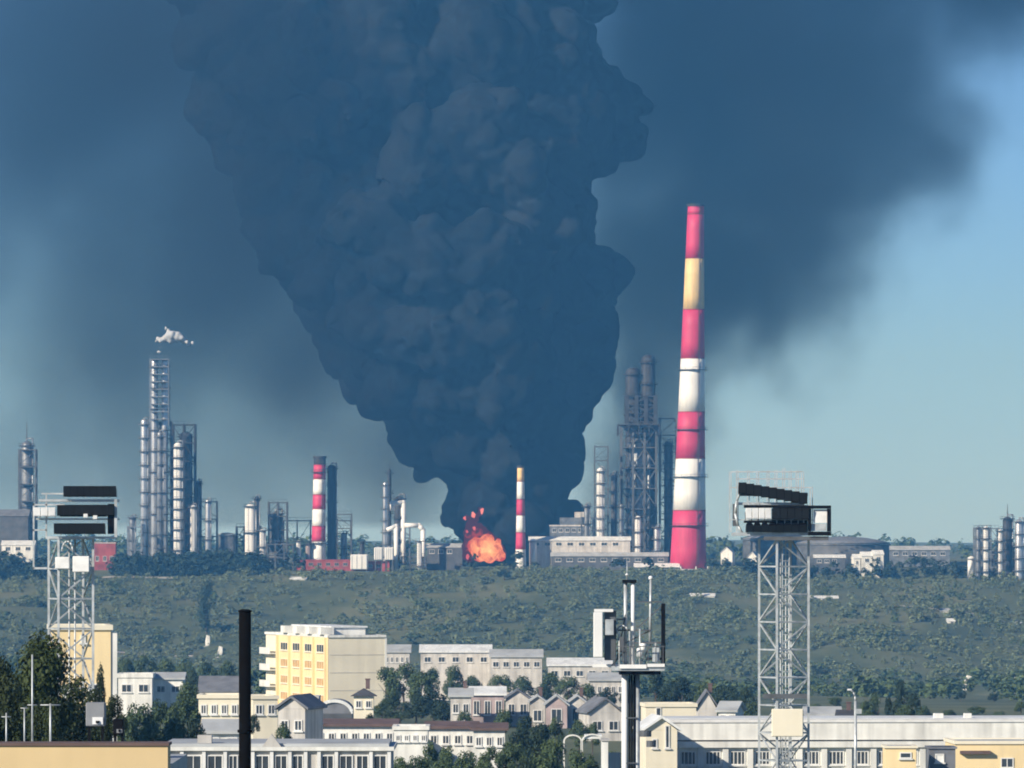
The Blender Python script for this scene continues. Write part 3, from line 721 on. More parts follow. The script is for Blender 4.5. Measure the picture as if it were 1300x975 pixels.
# around and right of the fire
t, Mx = block('plant_shed', 'low blue grey shed just left of the flames', 'shed', 542, 2445, 14, 8, PZ(695, 2445), 0, 'mid', group='sheds of the refinery')
gable_roof(t, Mx, 14, 8, PZ(695, 2445), 1.4, .3, 'roof_grey'); gable_wall(t, Mx, 14, 8, PZ(695, 2445), 1.4, 'mid')
for u in (1, 4.5, 8): window(t, Mx, 'front', u, u+2, PZ(695, 2445)-2.4, PZ(695, 2445)-.8)
banded_stack('striped_chimney', 'small white and red striped stack with yellow tip right of the flames', 'chimney', 2432, (661, 592), (661, 714), 4.2, 7.2,
             [(611, 'cream_band'), (634, 'white'), (654, 'red'), (676, 'white'), (697, 'red'), (714, 'white')], True, (), group='striped chimneys of the refinery')
storage_tank('small white spherical-topped tank right of the small striped stack', 677, 684, 9, 2436, 'white', 'white', .3)
t, Mx = block('plant_building', 'stepped pale grey plant building at the smoke column right foot', 'building', 698, 2462, 16, 10, PZ(668, 2462), 0, 'steel', group='sheds of the refinery')
flat_roof(t, Mx, 16, 10, PZ(668, 2462), 'roof_grey', 'pale')
MB(Mx).box(4, 15.5, 1, 9, PZ(668, 2462)+.14, PZ(657, 2462)).build('upper_storey', M_['steel'], t)
MB(Mx).box(10, 15.4, 1.1, 8.9, PZ(657, 2462)+.01, PZ(650, 2462)).build('roof_plant', M_['pale'], t)
for u in np.arange(1, 15, 2.6): window(t, Mx, 'front', u, u+1.6, PZ(668, 2462)-2.4, PZ(668, 2462)-.9)
for i, (a, b, yt, Y, lab) in enumerate([(672, 800, 682, 2440, 'long pale low shed stretching right from the small striped stack'),
                                       (700, 848, 702, 2428, 'long low dark walled shed with white roof edge in front of the reactor'),
                                       (806, 862, 716, 2416, 'narrow white roofed shed left of the tall chimney base')]):
    w = (b-a)*S(Y); z = PZ(yt+4, Y)
    t, Mx = block('plant_shed', lab, 'shed', a, Y, w, 7, z, 0, ('pale', 'mid', 'mid')[i], group='sheds of the refinery')
    gable_roof(t, Mx, w, 7, z, 1.3, .4, ('roof_white', 'roof_grey', 'roof_white')[i]); gable_wall(t, Mx, w, 7, z, 1.3, 'pale')
    for u in np.arange(1.5, w-3, 4.5): window(t, Mx, 'front', u, u+2.4, z-2.2, z-.8)
process_column('bright white column with dark top frame right of the smoke', 762, 594, 9, 2446, 'white', 8, 'mid')
steel_frame('slim dark frame rising behind the bright white column', 755, 772, 566, 2458, 6, 1, 9, 'mid', 'dark', post=.5)
steel_frame('small grey frame right of the stepped plant building', 738, 753, 656, 2456, 6, 1, 4, 'steel', 'mid')
# twin-stack reactor
process_column('left of two sooty black shafts crowning the reactor', 803.5, 466, 19, 2478, 'dark', 9, 'dark', pipe=False)
process_column('right taller one of two sooty black shafts crowning the reactor', 823, 450, 18, 2478, 'dark', 9, 'dark', pipe=False)
steel_frame('big dark reactor frame under the twin black shafts', 789, 833, 541, 2466, 16, 3, 7, 'mid', 'mid', post=.9)
steel_frame('dark cladding frame between the twin black shafts', 796, 832, 502, 2470, 14, 3, 4, 'dark', 'dark', zbase=PZ(545, 2470), post=1.6)
steel_frame('dark top gallery of the reactor with overhanging edge', 785, 837, 538, 2462, 22, 4, 1, 'dark', 'dark', zbase=PZ(552, 2462), post=.5)
process_column('thick grey vessel inside the reactor frame', 811, 556, 24, 2472, 'steel', 5, 'dark')
process_column('thin grey column at left of the reactor', 789, 640, 6, 2450, 'steel', 5, 'mid', pipe=False)
process_column('short bright white column in front of the reactor', 810, 655, 8, 2440, 'white', 4, 'dark', pipe=False)
process_column('short pale column right in front of the reactor', 834, 668, 8, 2440, 'pale_steel', 4, 'mid')
steel_frame('dark narrow frame between reactor and tall chimney', 838, 859, 530, 2476, 8, 1, 9, 'mid', 'dark', post=.7)
process_column('grey column inside the narrow frame by the tall chimney', 848, 560, 10, 2480, 'mid', 7, 'dark')
# the tall chimney
banded_stack('tall_chimney', 'very tall red and white banded chimney tapering upward, tallest thing at the plant', 'chimney', 2425, (883.5, 260), (873.5, 729), 10.2, 23.5,
             [(272, 'red'), (328, 'red'), (393, 'cream_band'), (455, 'red'), (523, 'white'), (582, 'red'), (648, 'white'), (729, 'red')], True, (470, 546, 606, 668), 32, group='striped chimneys of the refinery')
x = PX(873, 2425)
t = thing('chimney_base_slab', (x, 2425, gz(x, 2425)), 'pale concrete ring slab round the tall chimney foot', 'slab')
MB().ring(x, 2425, gz(x, 2425)-1.0, 7.6, 10.5, 1.3, 32).build('slab_ring', M_['concrete'], t)
for i in range(10):
    a = i*math.pi/5; MB().box(x+math.cos(a)*9.6-.2, x+math.cos(a)*9.6+.2, 2425+math.sin(a)*9.6-.2, 2425+math.sin(a)*9.6+.2, gz(x, 2425)+.3, gz(x, 2425)+1.3).build('bollard', M_['white'], t)
# right of the tall chimney
for (px, w, yt, lab) in ((915, 4.6, 702, 'small pale house-shaped hut right of the tall chimney'), (949, 3.8, 708, 'smaller white gabled hut beside the right floodlight mast')):
    t, Mx = block('gabled_hut', lab, 'hut', px, 2400, w, 5, PZ(yt, 2400), -14, 'white_wall', group='white huts near the tall chimney')
    gable_wall(t, Mx, w, 5, PZ(yt, 2400), 2.2, 'white_wall', 'y'); gable_roof(t, Mx, w, 5, PZ(yt, 2400), 2.2, .25, 'roof_grey', 'y')
    MB(Mx).box(w*.4, w*.65, -.06, -.01, gz(PX(px, 2400), 2400)-.4, PZ(yt+8, 2400)).build('door', M_['mid'], t)
storage_tank('large dark domed storage tank right of the right floodlight mast', 1070, 681, 118, 2520, 'mid', 'slate', .075)
storage_tank('wide low grey tank partly behind the right floodlight mast', 985, 676, 84, 2540, 'mid', 'slate', .1)
t, Mx = block('plant_shed', 'low pale roofed shed in front of the large domed tank', 'shed', 1034, 2420, 12, 6, PZ(708, 2420), 0, 'mid', group='sheds of the refinery')
gable_roof(t, Mx, 12, 6, PZ(708, 2420), 1.0, .4, 'roof_white'); gable_wall(t, Mx, 12, 6, PZ(708, 2420), 1.0, 'mid')
for u in (1, 4, 7): window(t, Mx, 'front', u, u+1.8, PZ(708, 2420)-2.0, PZ(708, 2420)-.7)
for (px, w, yt, lab) in ((1084, 2.6, 705, 'tall narrow white hut before the domed tank'), (1094, 4.2, 702, 'white cottage in the middle before the domed tank'), (1109, 4.0, 700, 'white cottage at the right edge of the domed tank')):
    t, Mx = block('white_cottage', lab, 'house', px, 2400, w, 5, PZ(yt+4, 2400), 8, 'white_wall', group='white cottages before the domed tank')
    gable_roof(t, Mx, w, 5, PZ(yt+4, 2400), 1.5, .25, 'roof_white'); gable_wall(t, Mx, w, 5, PZ(yt+4, 2400), 1.5, 'white_wall')
    window(t, Mx, 'front', w*.3, w*.7, PZ(yt+4, 2400)-2.4, PZ(yt+4, 2400)-.9)
t, Mx = block('plant_shed', 'very long grey shed on the right horizon', 'shed', 1128, 2620, 26, 8, PZ(698, 2620), 0, 'steel', group='sheds of the refinery')
gable_roof(t, Mx, 26, 8, PZ(698, 2620), 1.4, .4, 'roof_grey'); gable_wall(t, Mx, 26, 8, PZ(698, 2620), 1.4, 'steel')
for u in np.arange(2, 23, 4): window(t, Mx, 'front', u, u+2.2, PZ(698, 2620)-2.4, PZ(698, 2620)-.9)
# right-hand unit
process_column('left slim pale column of the right hand unit', 1242, 668, 6, 2385, 'steel', 5, 'mid', pipe=False)
process_column('bright white column of the right hand unit', 1252, 668, 7, 2380, 'white', 5, 'dark', pipe=False)
process_column('white capped column in the middle of the right hand unit', 1270, 672, 6, 2382, 'white', 5, 'dark', pipe=False)
process_column('dark tall column with thin spire on the right hand unit', 1279, 656, 12, 2392, 'dark', 6, 'dark', spire=16)
process_column('lilac grey column at the right picture edge', 1294, 660, 11, 2384, 'pale_steel', 5, 'mid')
steel_frame('tall grey frame of the right hand unit', 1238, 1268, 670, 2394, 8, 3, 4, 'steel', 'mid', post=.5)
steel_frame('wide frame at the right picture edge round the columns', 1262, 1330, 700, 2396, 9, 5, 3, 'mid', 'mid', post=.6)
storage_tank('small white round vessel at the left foot of the right hand unit', 1233, 706, 9, 2388, 'white', 'white', .3)
storage_tank('first white drum at the front foot of the right hand unit', 1262, 747, 12, 2360, 'white', 'white', .3)
storage_tank('second white drum nearer the right picture edge', 1283, 747, 12, 2360, 'white', 'white', .3)
# steam over the tall left column
r_ = random.Random(9); Ys = 2468.0
sp = [(PX(a+r_.uniform(-2, 2), Ys), Ys+r_.uniform(-2, 2), PZ(b+r_.uniform(-2, 2), Ys), c*S(Ys)*r_.uniform(.7, 1)) for (a, b, c) in
      [(200, 432, 2.8), (205, 433, 3.2), (210, 430, 4.4), (214, 427, 6), (219, 427, 6.5), (225, 427, 6.5), (229, 430, 5), (214, 420, 2.8), (212, 417, 1.8), (234, 434, 3.4), (240, 436, 3), (244, 436, 2), (222, 422, 4), (217, 432, 4.5), (203, 440, 1.8), (203, 447, 1.6)] for _ in range(3)]
sm = mat('white_steam', (0.42, 0.44, 0.46), 1.0, 0.1, 0.5)
o = link_mesh('steam_puff', billow_mesh('steam_puff', sp, .45, sm, ((3.0, .7), (1.2, .3))), (0, 0, 0), None)
tag(o, 'small white steam puff above the tallest left column', 'steam', kind='thing')

# ------------------------------------------------------------------ vegetation
def leaf_material(name, dark, light):
    m = bpy.data.materials.new(name); m.use_nodes = True; nt = m.node_tree; b = nt.nodes['Principled BSDF']; L = nt.links.new
    b.inputs['Roughness'].default_value = 0.7; b.inputs['Specular IOR Level'].default_value = 0.25
    geo = nt.nodes.new('ShaderNodeNewGeometry'); oi = nt.nodes.new('ShaderNodeObjectInfo')
    n = nt.nodes.new('ShaderNodeTexNoise'); n.inputs['Scale'].default_value = 0.22; n.inputs['Detail'].default_value = 5
    L(geo.outputs['Position'], n.inputs['Vector'])
    ri = nt.nodes.new('ShaderNodeMath'); ri.operation = 'MULTIPLY_ADD'; L(geo.outputs['Random Per Island'], ri.inputs[0]); ri.inputs[1].default_value = 0.35; L(n.outputs['Fac'], ri.inputs[2])
    a = nt.nodes.new('ShaderNodeMath'); a.operation = 'MULTIPLY_ADD'; L(oi.outputs['Random'], a.inputs[0]); a.inputs[1].default_value = 0.25; L(ri.outputs[0], a.inputs[2])
    cr = nt.nodes.new('ShaderNodeValToRGB'); cr.color_ramp.elements[0].position = 0.45; cr.color_ramp.elements[0].color = (*dark, 1)
    cr.color_ramp.elements[1].position = 1.05; cr.color_ramp.elements[1].color = (*light, 1)
    L(a.outputs[0], cr.inputs[0]); L(cr.outputs[0], b.inputs['Base Color'])
    return m
LEAF = dict(
    town=leaf_material('town_leaves', (0.030, 0.055, 0.024), (0.085, 0.125, 0.050)),
    deep=leaf_material('deep_green_leaves', (0.012, 0.026, 0.016), (0.035, 0.060, 0.030)),
    near=leaf_material('near_dark_leaves', (0.010, 0.018, 0.006), (0.045, 0.065, 0.018)),
    scrub=leaf_material('hillside_leaves', (0.10, 0.135, 0.075), (0.16, 0.195, 0.105)),
)
def crown_cloud(seed, nleaf, leaf, shape='round', lobes=14, up=.35, rough=.55):
    """Leaf quads spread over uneven lobes; fits a unit box (radius 0.5, height 0..1)."""
    g = np.random.default_rng(seed); C = []; Rr = []
    for i in range(lobes):
        if shape == 'cone':
            z = g.uniform(.08, .95); rad = .42*(1-z)**.8+.03; a = g.uniform(0, 6.283); q = rad*g.uniform(.2, .8)
            C.append((math.cos(a)*q, math.sin(a)*q, z)); Rr.append(.05+.16*(1-z))
        elif shape == 'tall':
            z = g.uniform(.10, .92); a = g.uniform(0, 6.283); q = g.uniform(.05, .26)*math.sin(math.pi*min(.97, z*.9+.1))
            C.append((math.cos(a)*q, math.sin(a)*q, z)); Rr.append(g.uniform(.10, .2))
        else:
            a = g.uniform(0, 6.283); u = g.uniform(-.8, 1); q = math.sqrt(max(0, 1-u*u))*g.uniform(.45, 1)*.34
            C.append((math.cos(a)*q, math.sin(a)*q, .52+u*.32)); Rr.append(g.uniform(.11, .2))
    C = np.array(C); Rr = np.array(Rr); p = Rr**2/np.sum(Rr**2)
    k = g.choice(lobes, nleaf, p=p)
    d = g.normal(size=(nleaf, 3)); d /= np.linalg.norm(d, axis=1)[:, None]
    P = C[k]+d*(Rr[k]*g.uniform(.55, 1.05, nleaf))[:, None]
    nrm = d+g.normal(size=(nleaf, 3))*rough+np.array([0, 0, up]); nrm /= np.linalg.norm(nrm, axis=1)[:, None]
    t = np.cross(nrm, g.normal(size=(nleaf, 3))); t /= np.linalg.norm(t, axis=1)[:, None]; b = np.cross(nrm, t)
    sz = leaf*g.uniform(.6, 1.4, nleaf)[:, None]
    V = np.stack([P-t*sz-b*sz*.6, P+t*sz*.9-b*sz*.5, P+t*sz*.7+b*sz*.8, P-t*sz*.8+b*sz*.6], 1).reshape(-1, 3)
    F = np.arange(nleaf*4).reshape(-1, 4)
    return V, F
def crown_meshes(tag_, seeds, nleaf, leaf, shape, mk):
    out = []
    for sd_ in seeds:
        V, F = crown_cloud(sd_, nleaf, leaf, shape); out.append(np_mesh('crown_'+tag_, V, F, LEAF[mk]))
    return out
CROWN = {('round', 'town'): crown_meshes('round', (1, 2, 3, 4), 2600, .021, 'round', 'town'),
         ('round', 'deep'): crown_meshes('round_deep', (5, 6, 7, 8), 2600, .021, 'round', 'deep'),
         ('tall', 'town'): crown_meshes('tall', (9, 10, 11), 2600, .019, 'tall', 'town'),
         ('tall', 'deep'): crown_meshes('tall_deep', (12, 13), 2600, .019, 'tall', 'deep'),
         ('cone', 'deep'): crown_meshes('cone', (14, 15), 2600, .018, 'cone', 'deep'),
         ('round', 'near'): crown_meshes('near', (16, 17), 9000, .013, 'round', 'near')}
def trunk_mesh(seed):
    g = random.Random(seed); m = MB(); m.tube((0, 0, 0), (.01, 0, .28), .030, .022, 8).tube((.01, 0, .28), (0, .01, .62), .022, .010, 7)
    for _ in range(6):
        a = g.uniform(0, 6.28); z = g.uniform(.2, .5); m.tube((0.005, 0, z), (math.cos(a)*.25, math.sin(a)*.25, z+g.uniform(.15, .3)), .011, .003, 5)
    me = bpy.data.meshes.new('trunk'); me.from_pydata([tuple(q) for q in m.v], [], m.f); me.materials.append(M_['bark']); return me
TRUNK = [trunk_mesh(i) for i in range(3)]
tr = random.Random(21)
def tree(label, px, ytop, wpx, Y, shape='round', mk='town', group=None, name='leafy_tree', zb=None, hmin=5.0):
    x = PX(px, Y); g = gz(x, Y) if zb is None else zb; zt = PZ(ytop, Y); w = wpx*S(Y)
    t = thing(name, (x, Y, g), label, 'tree', group)
    H = max(zt-g, 2.0); ch = max(w*.95, min(H*.85, w*1.5)) if shape == 'round' else min(H*.92, w*4)
    ch = min(ch, H*.98)
    c = link_mesh('crown', tr.choice(CROWN[(shape, mk)]), (x, Y, zt-ch), t)
    c.scale = (w, w*tr.uniform(.85, 1.05), ch); c.rotation_euler = (0, 0, tr.uniform(0, 6.28))
    k = link_mesh('trunk', tr.choice(TRUNK), (x, Y, g-.15), t)
    k.scale = (w, w, H*.95)
    return t

# hillside scrub: one uncountable mass of bushes
def scrub(name, label, n, yr, uspan, hr, mk, seed, keep=None, leaves=130, leaf=.05, sink=.25):
    g = np.random.default_rng(seed)
    base = [crown_cloud(seed*10+i, leaves, leaf, 'round', 7, .5, .3) for i in range(6)]
    Vs = []; Fs = []; k = 0; cnt = 0; tries = 0
    while cnt < n and tries < n*12:
        tries += 1
        y = g.uniform(*yr); x = g.uniform(*uspan)*y/FPX
        if keep is not None and not keep(x, y, g): continue
        z = gz(x, y); h = g.uniform(*hr)*g.choice([.6, .8, 1.0, 1.0, 1.3]); w = h*g.uniform(.9, 1.7)
        V, F = base[g.integers(6)]; a = g.uniform(0, 6.283); ca, sa = math.cos(a), math.sin(a)
        Q = np.stack([(V[:, 0]*ca-V[:, 1]*sa)*w+x, (V[:, 0]*sa+V[:, 1]*ca)*w+y, V[:, 2]*h+z-sink*h], 1)
        Vs.append(Q); Fs.append(F+k); k += len(V); cnt += 1
    me = np_mesh(name, np.concatenate(Vs), np.concatenate(Fs), LEAF[mk])
    return tag(link_mesh(name, me, (0, 0, 0), None), label, 'bushes', kind='stuff')
def clump(x, y, g):
    v = mnoise.noise(Vector((x/38, y/85, 1.7)))+.5*mnoise.noise(Vector((x/15, y/34, 4.2)))
    return v > g.uniform(-.55, .25)
scrub('hillside_scrub', 'low green scrub covering the slope below the refinery', 4300, (1880, 2405), (-740, 740), (2.4, 4.8), 'scrub', 3, clump, 150, .05)
scrub('hillside_thicket', 'scattered darker bushes dotting the green slope', 330, (1900, 2390), (-760, 760), (3.0, 5.2), 'town', 4, clump)
scrub('valley_wood', 'dark wood filling the valley bottom behind the town', 520, (1330, 1880), (-760, 760), (4.5, 8.0), 'town', 5, None)
def edge(x, y, g):
    px = 650+x*FPX/y
    return (150 < px < 335 and y < 2440) or (1120 < px < 1245 and y < 2400) or (-60 < px < 60 and g.random() < .4) or (900 < px < 1120 and y < 2405 and g.random() < .3) or g.random() < .01
scrub('terrace_wood', 'dark shade-toned trees along the terrace edge at the foot of the refinery', 520, (2395, 2450), (-760, 760), (6.0, 9.5), 'deep', 6, edge, 150)  # dark leaf colour stands in for the shaded band below the towers
scrub('horizon_wood', 'far blue line of trees on the horizon', 420, (3000, 4600), (-800, 800), (9, 17), 'town', 8, lambda x, y, g: True, 90, .06)

# pale dirt tracks across the slope
def dirt_track(pts, w):
    V = []; 
    for (px, Y) in pts:
        x = PX(px, Y); V += [(x, Y-w/2, gz(x, Y-w/2)+.12), (x, Y+w/2, gz(x, Y+w/2)+.12)]
    n = len(pts); F = np.array([[2*i, 2*i+2, 2*i+3, 2*i+1] for i in range(n-1)])
    tag(link_mesh('dirt_track', np_mesh('dirt_track', np.array(V), F, M_['track']), (0, 0, 0), None), kind='structure')
dirt_track([(1120+i*14, 2205-i*2.2+4*math.sin(i*.7)) for i in range(16)], 9)
dirt_track([(140+i*9, 2075+3*math.sin(i*.8)) for i in range(13)], 10)
dirt_track([(130+i*10, 2392+4*math.sin(i*.6)) for i in range(10)], 12)

# small white sheds and marks on the slope
def slope_shed(label, px0, px1, ytop, Y, h, rot=0, roof='roof_white', wall='white_wall'):
    Y = slope_Y((px0+px1)/2, ytop+.45*h/S(Y)); w = (px1-px0)*S(Y); x = PX(px0, Y); zt = PZ(ytop, Y)
    t, Mx = block('slope_shed', label, 'shed', px0, Y, w, 5, zt-.7, rot, wall, gz(x, Y)-2.0, 'white sheds on the slope')
    gable_roof(t, Mx, w, 5, zt-.7, .7, .3, roof); gable_wall(t, Mx, w, 5, zt-.7, .7, wall)
    MB(Mx).box(w*.45, w*.45+.9, -.06, -.01, gz(x, Y)-.5, zt-.95).build('door', M_['mid'], t)
slope_shed('small white sloping roof on the hillside below the tall chimney', 876, 907, 754, 2300, 3, -4)
slope_shed('long pale roof on the slope just right of the floodlight mast', 1028, 1064, 757, 2290, 3, 2)
slope_shed('paired pale roofs on the slope below the right hand unit', 1194, 1222, 773, 2190, 3, 0, 'roof_grey')
slope_shed('tiny bright white hut on the right slope', 1203, 1212, 786, 2130, 3)
slope_shed('small white hut at the right picture edge on the slope', 1290, 1306, 790, 2120, 3)
slope_shed('white roofed shed under the dark red building', 368, 388, 733, 2395, 2.5, -3)
def slope_post(label, px, y0, y1, Y, lean):
    Y = slope_Y(px, y1) if Y > 1600 else Y
    x = PX(px, Y); zb = gz(x, Y)-.3; zt = PZ(y0, Y)
    t = thing('white_marker', (x, Y, zb), label, 'marker', 'white markers on the slope')
    MB().prism([(x-.9, Y, zb), (x+.5, Y, zb), (x+.8+lean*.5, Y, (zb+zt)/2), (x+.7+lean, Y, zt-.4), (x-.5+lean*.8, Y, zt), (x-.9+lean*.3, Y, (zb+zt)/2)], (0, .8, 0)).build('stone', M_['white_wall'], t, bevel=.12)
    MB().box(x-1.5, x+1.4, Y-.6, Y+1.4, zb-.4, zb+.5).build('plinth', M_['concrete'], t)
slope_post('leaning white marker stone on the right slope', 1225, 857, 877, 1890, 1.4)
slope_post('upright white marker stone near the right picture edge', 1291, 857, 873, 1895, 0.0)
slope_post('short white marker stone low at the right picture edge', 1298, 897, 909, 1500, 0.0)
slope_post('upper white marker stone left of the black pole', 264, 806, 822, 1960, 0)
slope_post('lower white marker stone left of the black pole', 279, 820, 836, 1900, .3)
tree('solitary dark bushy tree on the slope above the black pole', 262, 736, 40, 2160, 'tall', 'deep', name='bushy_tree')
tree('dark tree on the slope below the smoke column', 640, 722, 26, 2330, 'round', 'deep', name='bushy_tree')

# ------------------------------------------------------------------ the town
# yellow apartment block, near corner at px 417
Y = 1000.0; zt = PZ(809, Y); zb = gz(PX(417, Y), Y)-1; rot = 17
w, d = 9.5, 40.0; K = d/30.0
t, Mx = block('apartment_block', 'yellow four storey apartment block in low sun, the brightest building', 'building', 417, Y, w, d, zt, rot, 'cream', zb)
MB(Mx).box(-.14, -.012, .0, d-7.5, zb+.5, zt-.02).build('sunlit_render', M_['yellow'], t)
flat_roof(t, Mx, w, d, zt, 'roof_grey', 'white_wall', .35, .2)
for k, u in enumerate((2.2, 8.0, 13.8, 19.6)):
    MB(Mx).box(-.75, 1.4, (u-.9)*K, (u+1.0)*K, zt+.40, zt+1.55).build('roof_turret', M_['white_wall'], t)
MB(Mx).box(1.6, 7.2, 3.5, 28, zt+.13, zt+1.5).build('penthouse', M_['white_wall'], t)
MB(Mx).box(1.3, 7.5, 3.2, 28.3, zt+1.51, zt+1.75).build('penthouse_roof', M_['roof_white'], t)
Mf = Mx @ Matrix.Translation((-.14, 0, 0))
for fl in range(4):
    z0 = zt-2.55-fl*2.75
    for k, u in enumerate((1.6, 7.2, 13.0, 18.8)):
        window(t, Mf, 'left', u*K, (u+3.4)*K, z0, z0+1.35, pane='orange_pane' if fl else 'glass', frame='cream', mull=2)
    bal = MB(Mx).box(-1.25, -.16, d-7.2, d-.4, z0-.75, z0-.55).build('balcony', M_['white_wall'], t)
    MB(Mx).box(-1.25, -1.15, d-7.2, d-.4, z0-.54, z0+.35).build('balustrade', M_['white_wall'], bal)
for u in (.35, 6.0, 11.7, 17.5, 23.2): MB(Mx).box(-.55, -.15, u*K, u*K+.6, zb+.6, zt-.1).build('pilaster', M_['yellow'], t)
MB(Mx).box(w+.01, w+.35, -.05, .4, zb+.5, zt-.05).build('downpipe', M_['white_wall'], t)
for k in range(3): MB(Mx).box(.2, w-.1, -.05, -.012, zt-2.9-k*2.9, zt-2.84-k*2.9).build('panel_joint', M_['pale'], t)

def house(label, px0, px1, ywall, yridge, Y, d, wall, roof, kind='x', rot=0, nwin=3, wh=1.3, name='house', sill_drop=1.0, chim=True, wz=None, group='low houses of the town', pane='glass'):
    w = (px1-px0)*S(Y); zt = PZ(ywall, Y); h = (ywall-yridge)*S(Y)
    t, Mx = block(name, label, 'house' if name == 'house' else 'building', px0, Y, w, d, zt, rot, wall, None, group)
    if kind == 'hip': hip_roof(t, Mx, w, d, zt+.01, h, roof)
    elif kind == 'flat': flat_roof(t, Mx, w, d, zt, roof, wall, max(.3, h))
    else: gable_roof(t, Mx, w, d, zt, h, .35, roof, kind); gable_wall(t, Mx, w, d, zt, h, wall, kind)
    for i in range(nwin):
        u = w*(i+.5)/nwin; ww = min(.75, w/nwin*.3); window(t, Mx, 'front', u-ww, u+ww, zt-sill_drop-wh, zt-sill_drop, pane=pane)
    if chim and kind != 'flat' and len(label) % 3 == 0: chimney_pot(t, Mx, w*.7, d*.5, zt+h*.9, 1.1)
    return t, Mx

# behind: sheds at the foot of the slope
for (a, b, yt, Yq, roof, lab) in ((534, 623, 826, 1330, 'roof_white', 'long white roofed shed at the foot of the slope'),
                                  (623, 688, 832, 1320, 'roof_grey', 'grey roofed shed adjoining the long white shed'),
                                  (696, 776, 843, 1250, 'roof_white', 'white roofed shed left of the antenna mast head'),
                                  (748, 792, 862, 1100, 'roof_grey', 'pale ragged roofed shed under the antenna platform'),
                                  (488, 520, 826, 1300, 'roof_grey', 'small pale shed right of the apartment block')):
    house(lab, a, b, yt+2, yt-6, Yq, 9, 'pale', roof, 'x', 0, 5, 1.2, name='long_shed', chim=False, group='sheds at the slope foot')
house('low white building with two windows right of the beige block', 150, 193, 860, 855, 900, 7, 'white_wall', 'roof_white', 'flat', 0, 2, 1.2, group='low white buildings at left')
house('low white annex with pale roof beside the two window building', 195, 232, 862, 856, 905, 7, 'white_wall', 'roof_grey', 'x', 0, 2, 1.0, group='low white buildings at left')
house('slate roofed house just left of the black pole', 254, 306, 878, 861, 850, 8, 'pale', 'slate', 'x', 0, 3, 1.2)
house('cream house with pale parapet beside the black pole', 252, 304, 886, 882, 560, 6, 'cream', 'roof_white', 'flat', 0, 4, .9, sill_drop=.6)
house('pale low house with sloping roof below the cream parapet house', 260, 306, 930, 918, 470, 5, 'white_wall', 'roof_grey', 'x', 0, 2, .8, sill_drop=.35)
house('beige flat house just right of the black pole', 321, 353, 887, 884, 620, 6, 'cream', 'roof_grey', 'flat', 12, 2, 1.0, sill_drop=.6)
house('grey gabled house with dark roof right of the black pole', 353, 388, 900, 886, 560, 8, 'pale', 'slate', 'y', -10, 2, 1.0)
house('lilac grey house front below the apartment block', 388, 403, 890, 884, 640, 6, 'pale', 'roof_grey', 'flat', 0, 1, 1.0)
# barrel-roofed shed
Yb = 760.0; x0, x1 = PX(402, Yb), PX(447, Yb); zc = PZ(906, Yb); hw = (x1-x0)/2
t = thing('barrel_roof_shed', ((x0+x1)/2, Yb, gz(0, Yb)-.5), 'dark barrel roofed shed with pale arched rim below the apartment block', 'shed')
arc = [(x0+hw+math.cos(math.pi*i/16)*hw, Yb, zc+math.sin(math.pi*i/16)*hw*.72) for i in range(17)]
MB().prism(arc, (0, 12, 0)).build('vault', M_['slate'], t)
rim = MB()
for i in range(16): rim.bar(Vector(arc[i])-Vector((0, .12, 0)), Vector(arc[i+1])-Vector((0, .12, 0)), .2, .4)
rim.build('arch_rim', M_['roof_white'], t)
MB().box(x0, x1, Yb, Yb+12, gz(0, Yb)-.5, zc-.01).build('wall', M_['mid'], t)
MB().box(x0+1.2, x0+2.6, Yb-.08, Yb-.01, gz(0, Yb), zc-.6).build('door', M_['frame'], t)
house('small cream house with dark hipped roof under the apartment corner', 449, 474, 884, 874, 740, 3.2, 'cream', 'roof_dark', 'hip', 0, 2, .9, sill_drop=.5)
# long white building with dark roof edge
for (a, b, yt, Yq, nw, lab) in ((384, 502, 921, 590, 8, 'long white building with dark roof edge left of the white block'),
                                (543, 604, 924, 600, 4, 'white building stretch right of the white block'),
                                (601, 641, 926, 585, 3, 'white house end beside the dark garden trees')):
    t, Mx = house(lab, a, b, yt, yt-4, Yq, 8, 'white_wall', 'roof_brown', 'x', 0, nw, .9, sill_drop=.7, name='white_building', chim=False, group='white low buildings of the town')
house('taller white block with many small windows among white buildings', 500, 543, 926, 923, 560, 6, 'white_wall', 'roof_grey', 'flat', 0, 4, .6, sill_drop=.5, name='white_building', group='white low buildings of the town')
# pale row houses
house('pale house with curved left wall at the end of the house row', 572, 598, 884, 876, 840, 6, 'pale', 'roof_grey', 'x', 0, 2, 1.3)
house('pinkish house with tall dark doorway in the house row', 598, 640, 882, 874, 850, 6, 'pink', 'roof_white', 'x', 0, 3, 2.0, sill_drop=.8)
house('pale gabled house with two dark windows in the house row', 642, 672, 888, 877, 860, 6, 'pale', 'slate', 'y', 0, 2, 1.6, sill_drop=.6)
house('narrow pale house in the middle of the house row', 673, 692, 892, 884, 850, 6, 'pale', 'roof_grey', 'y', 0, 1, 1.6)
house('grey gabled house at the right of the house row', 693, 720, 896, 884, 840, 6, 'pink', 'roof_grey', 'y', 0, 1, 1.9, sill_drop=.4)
house('grey gabled house left of the antenna mast', 720, 746, 895, 884, 845, 6, 'pale', 'roof_grey', 'y', 0, 1, 1.9, sill_drop=.4)
house('slate roofed house with white gable directly behind the antenna mast', 748, 790, 905, 888, 760, 7, 'pale', 'slate', 'y', 10, 2, 1.2)
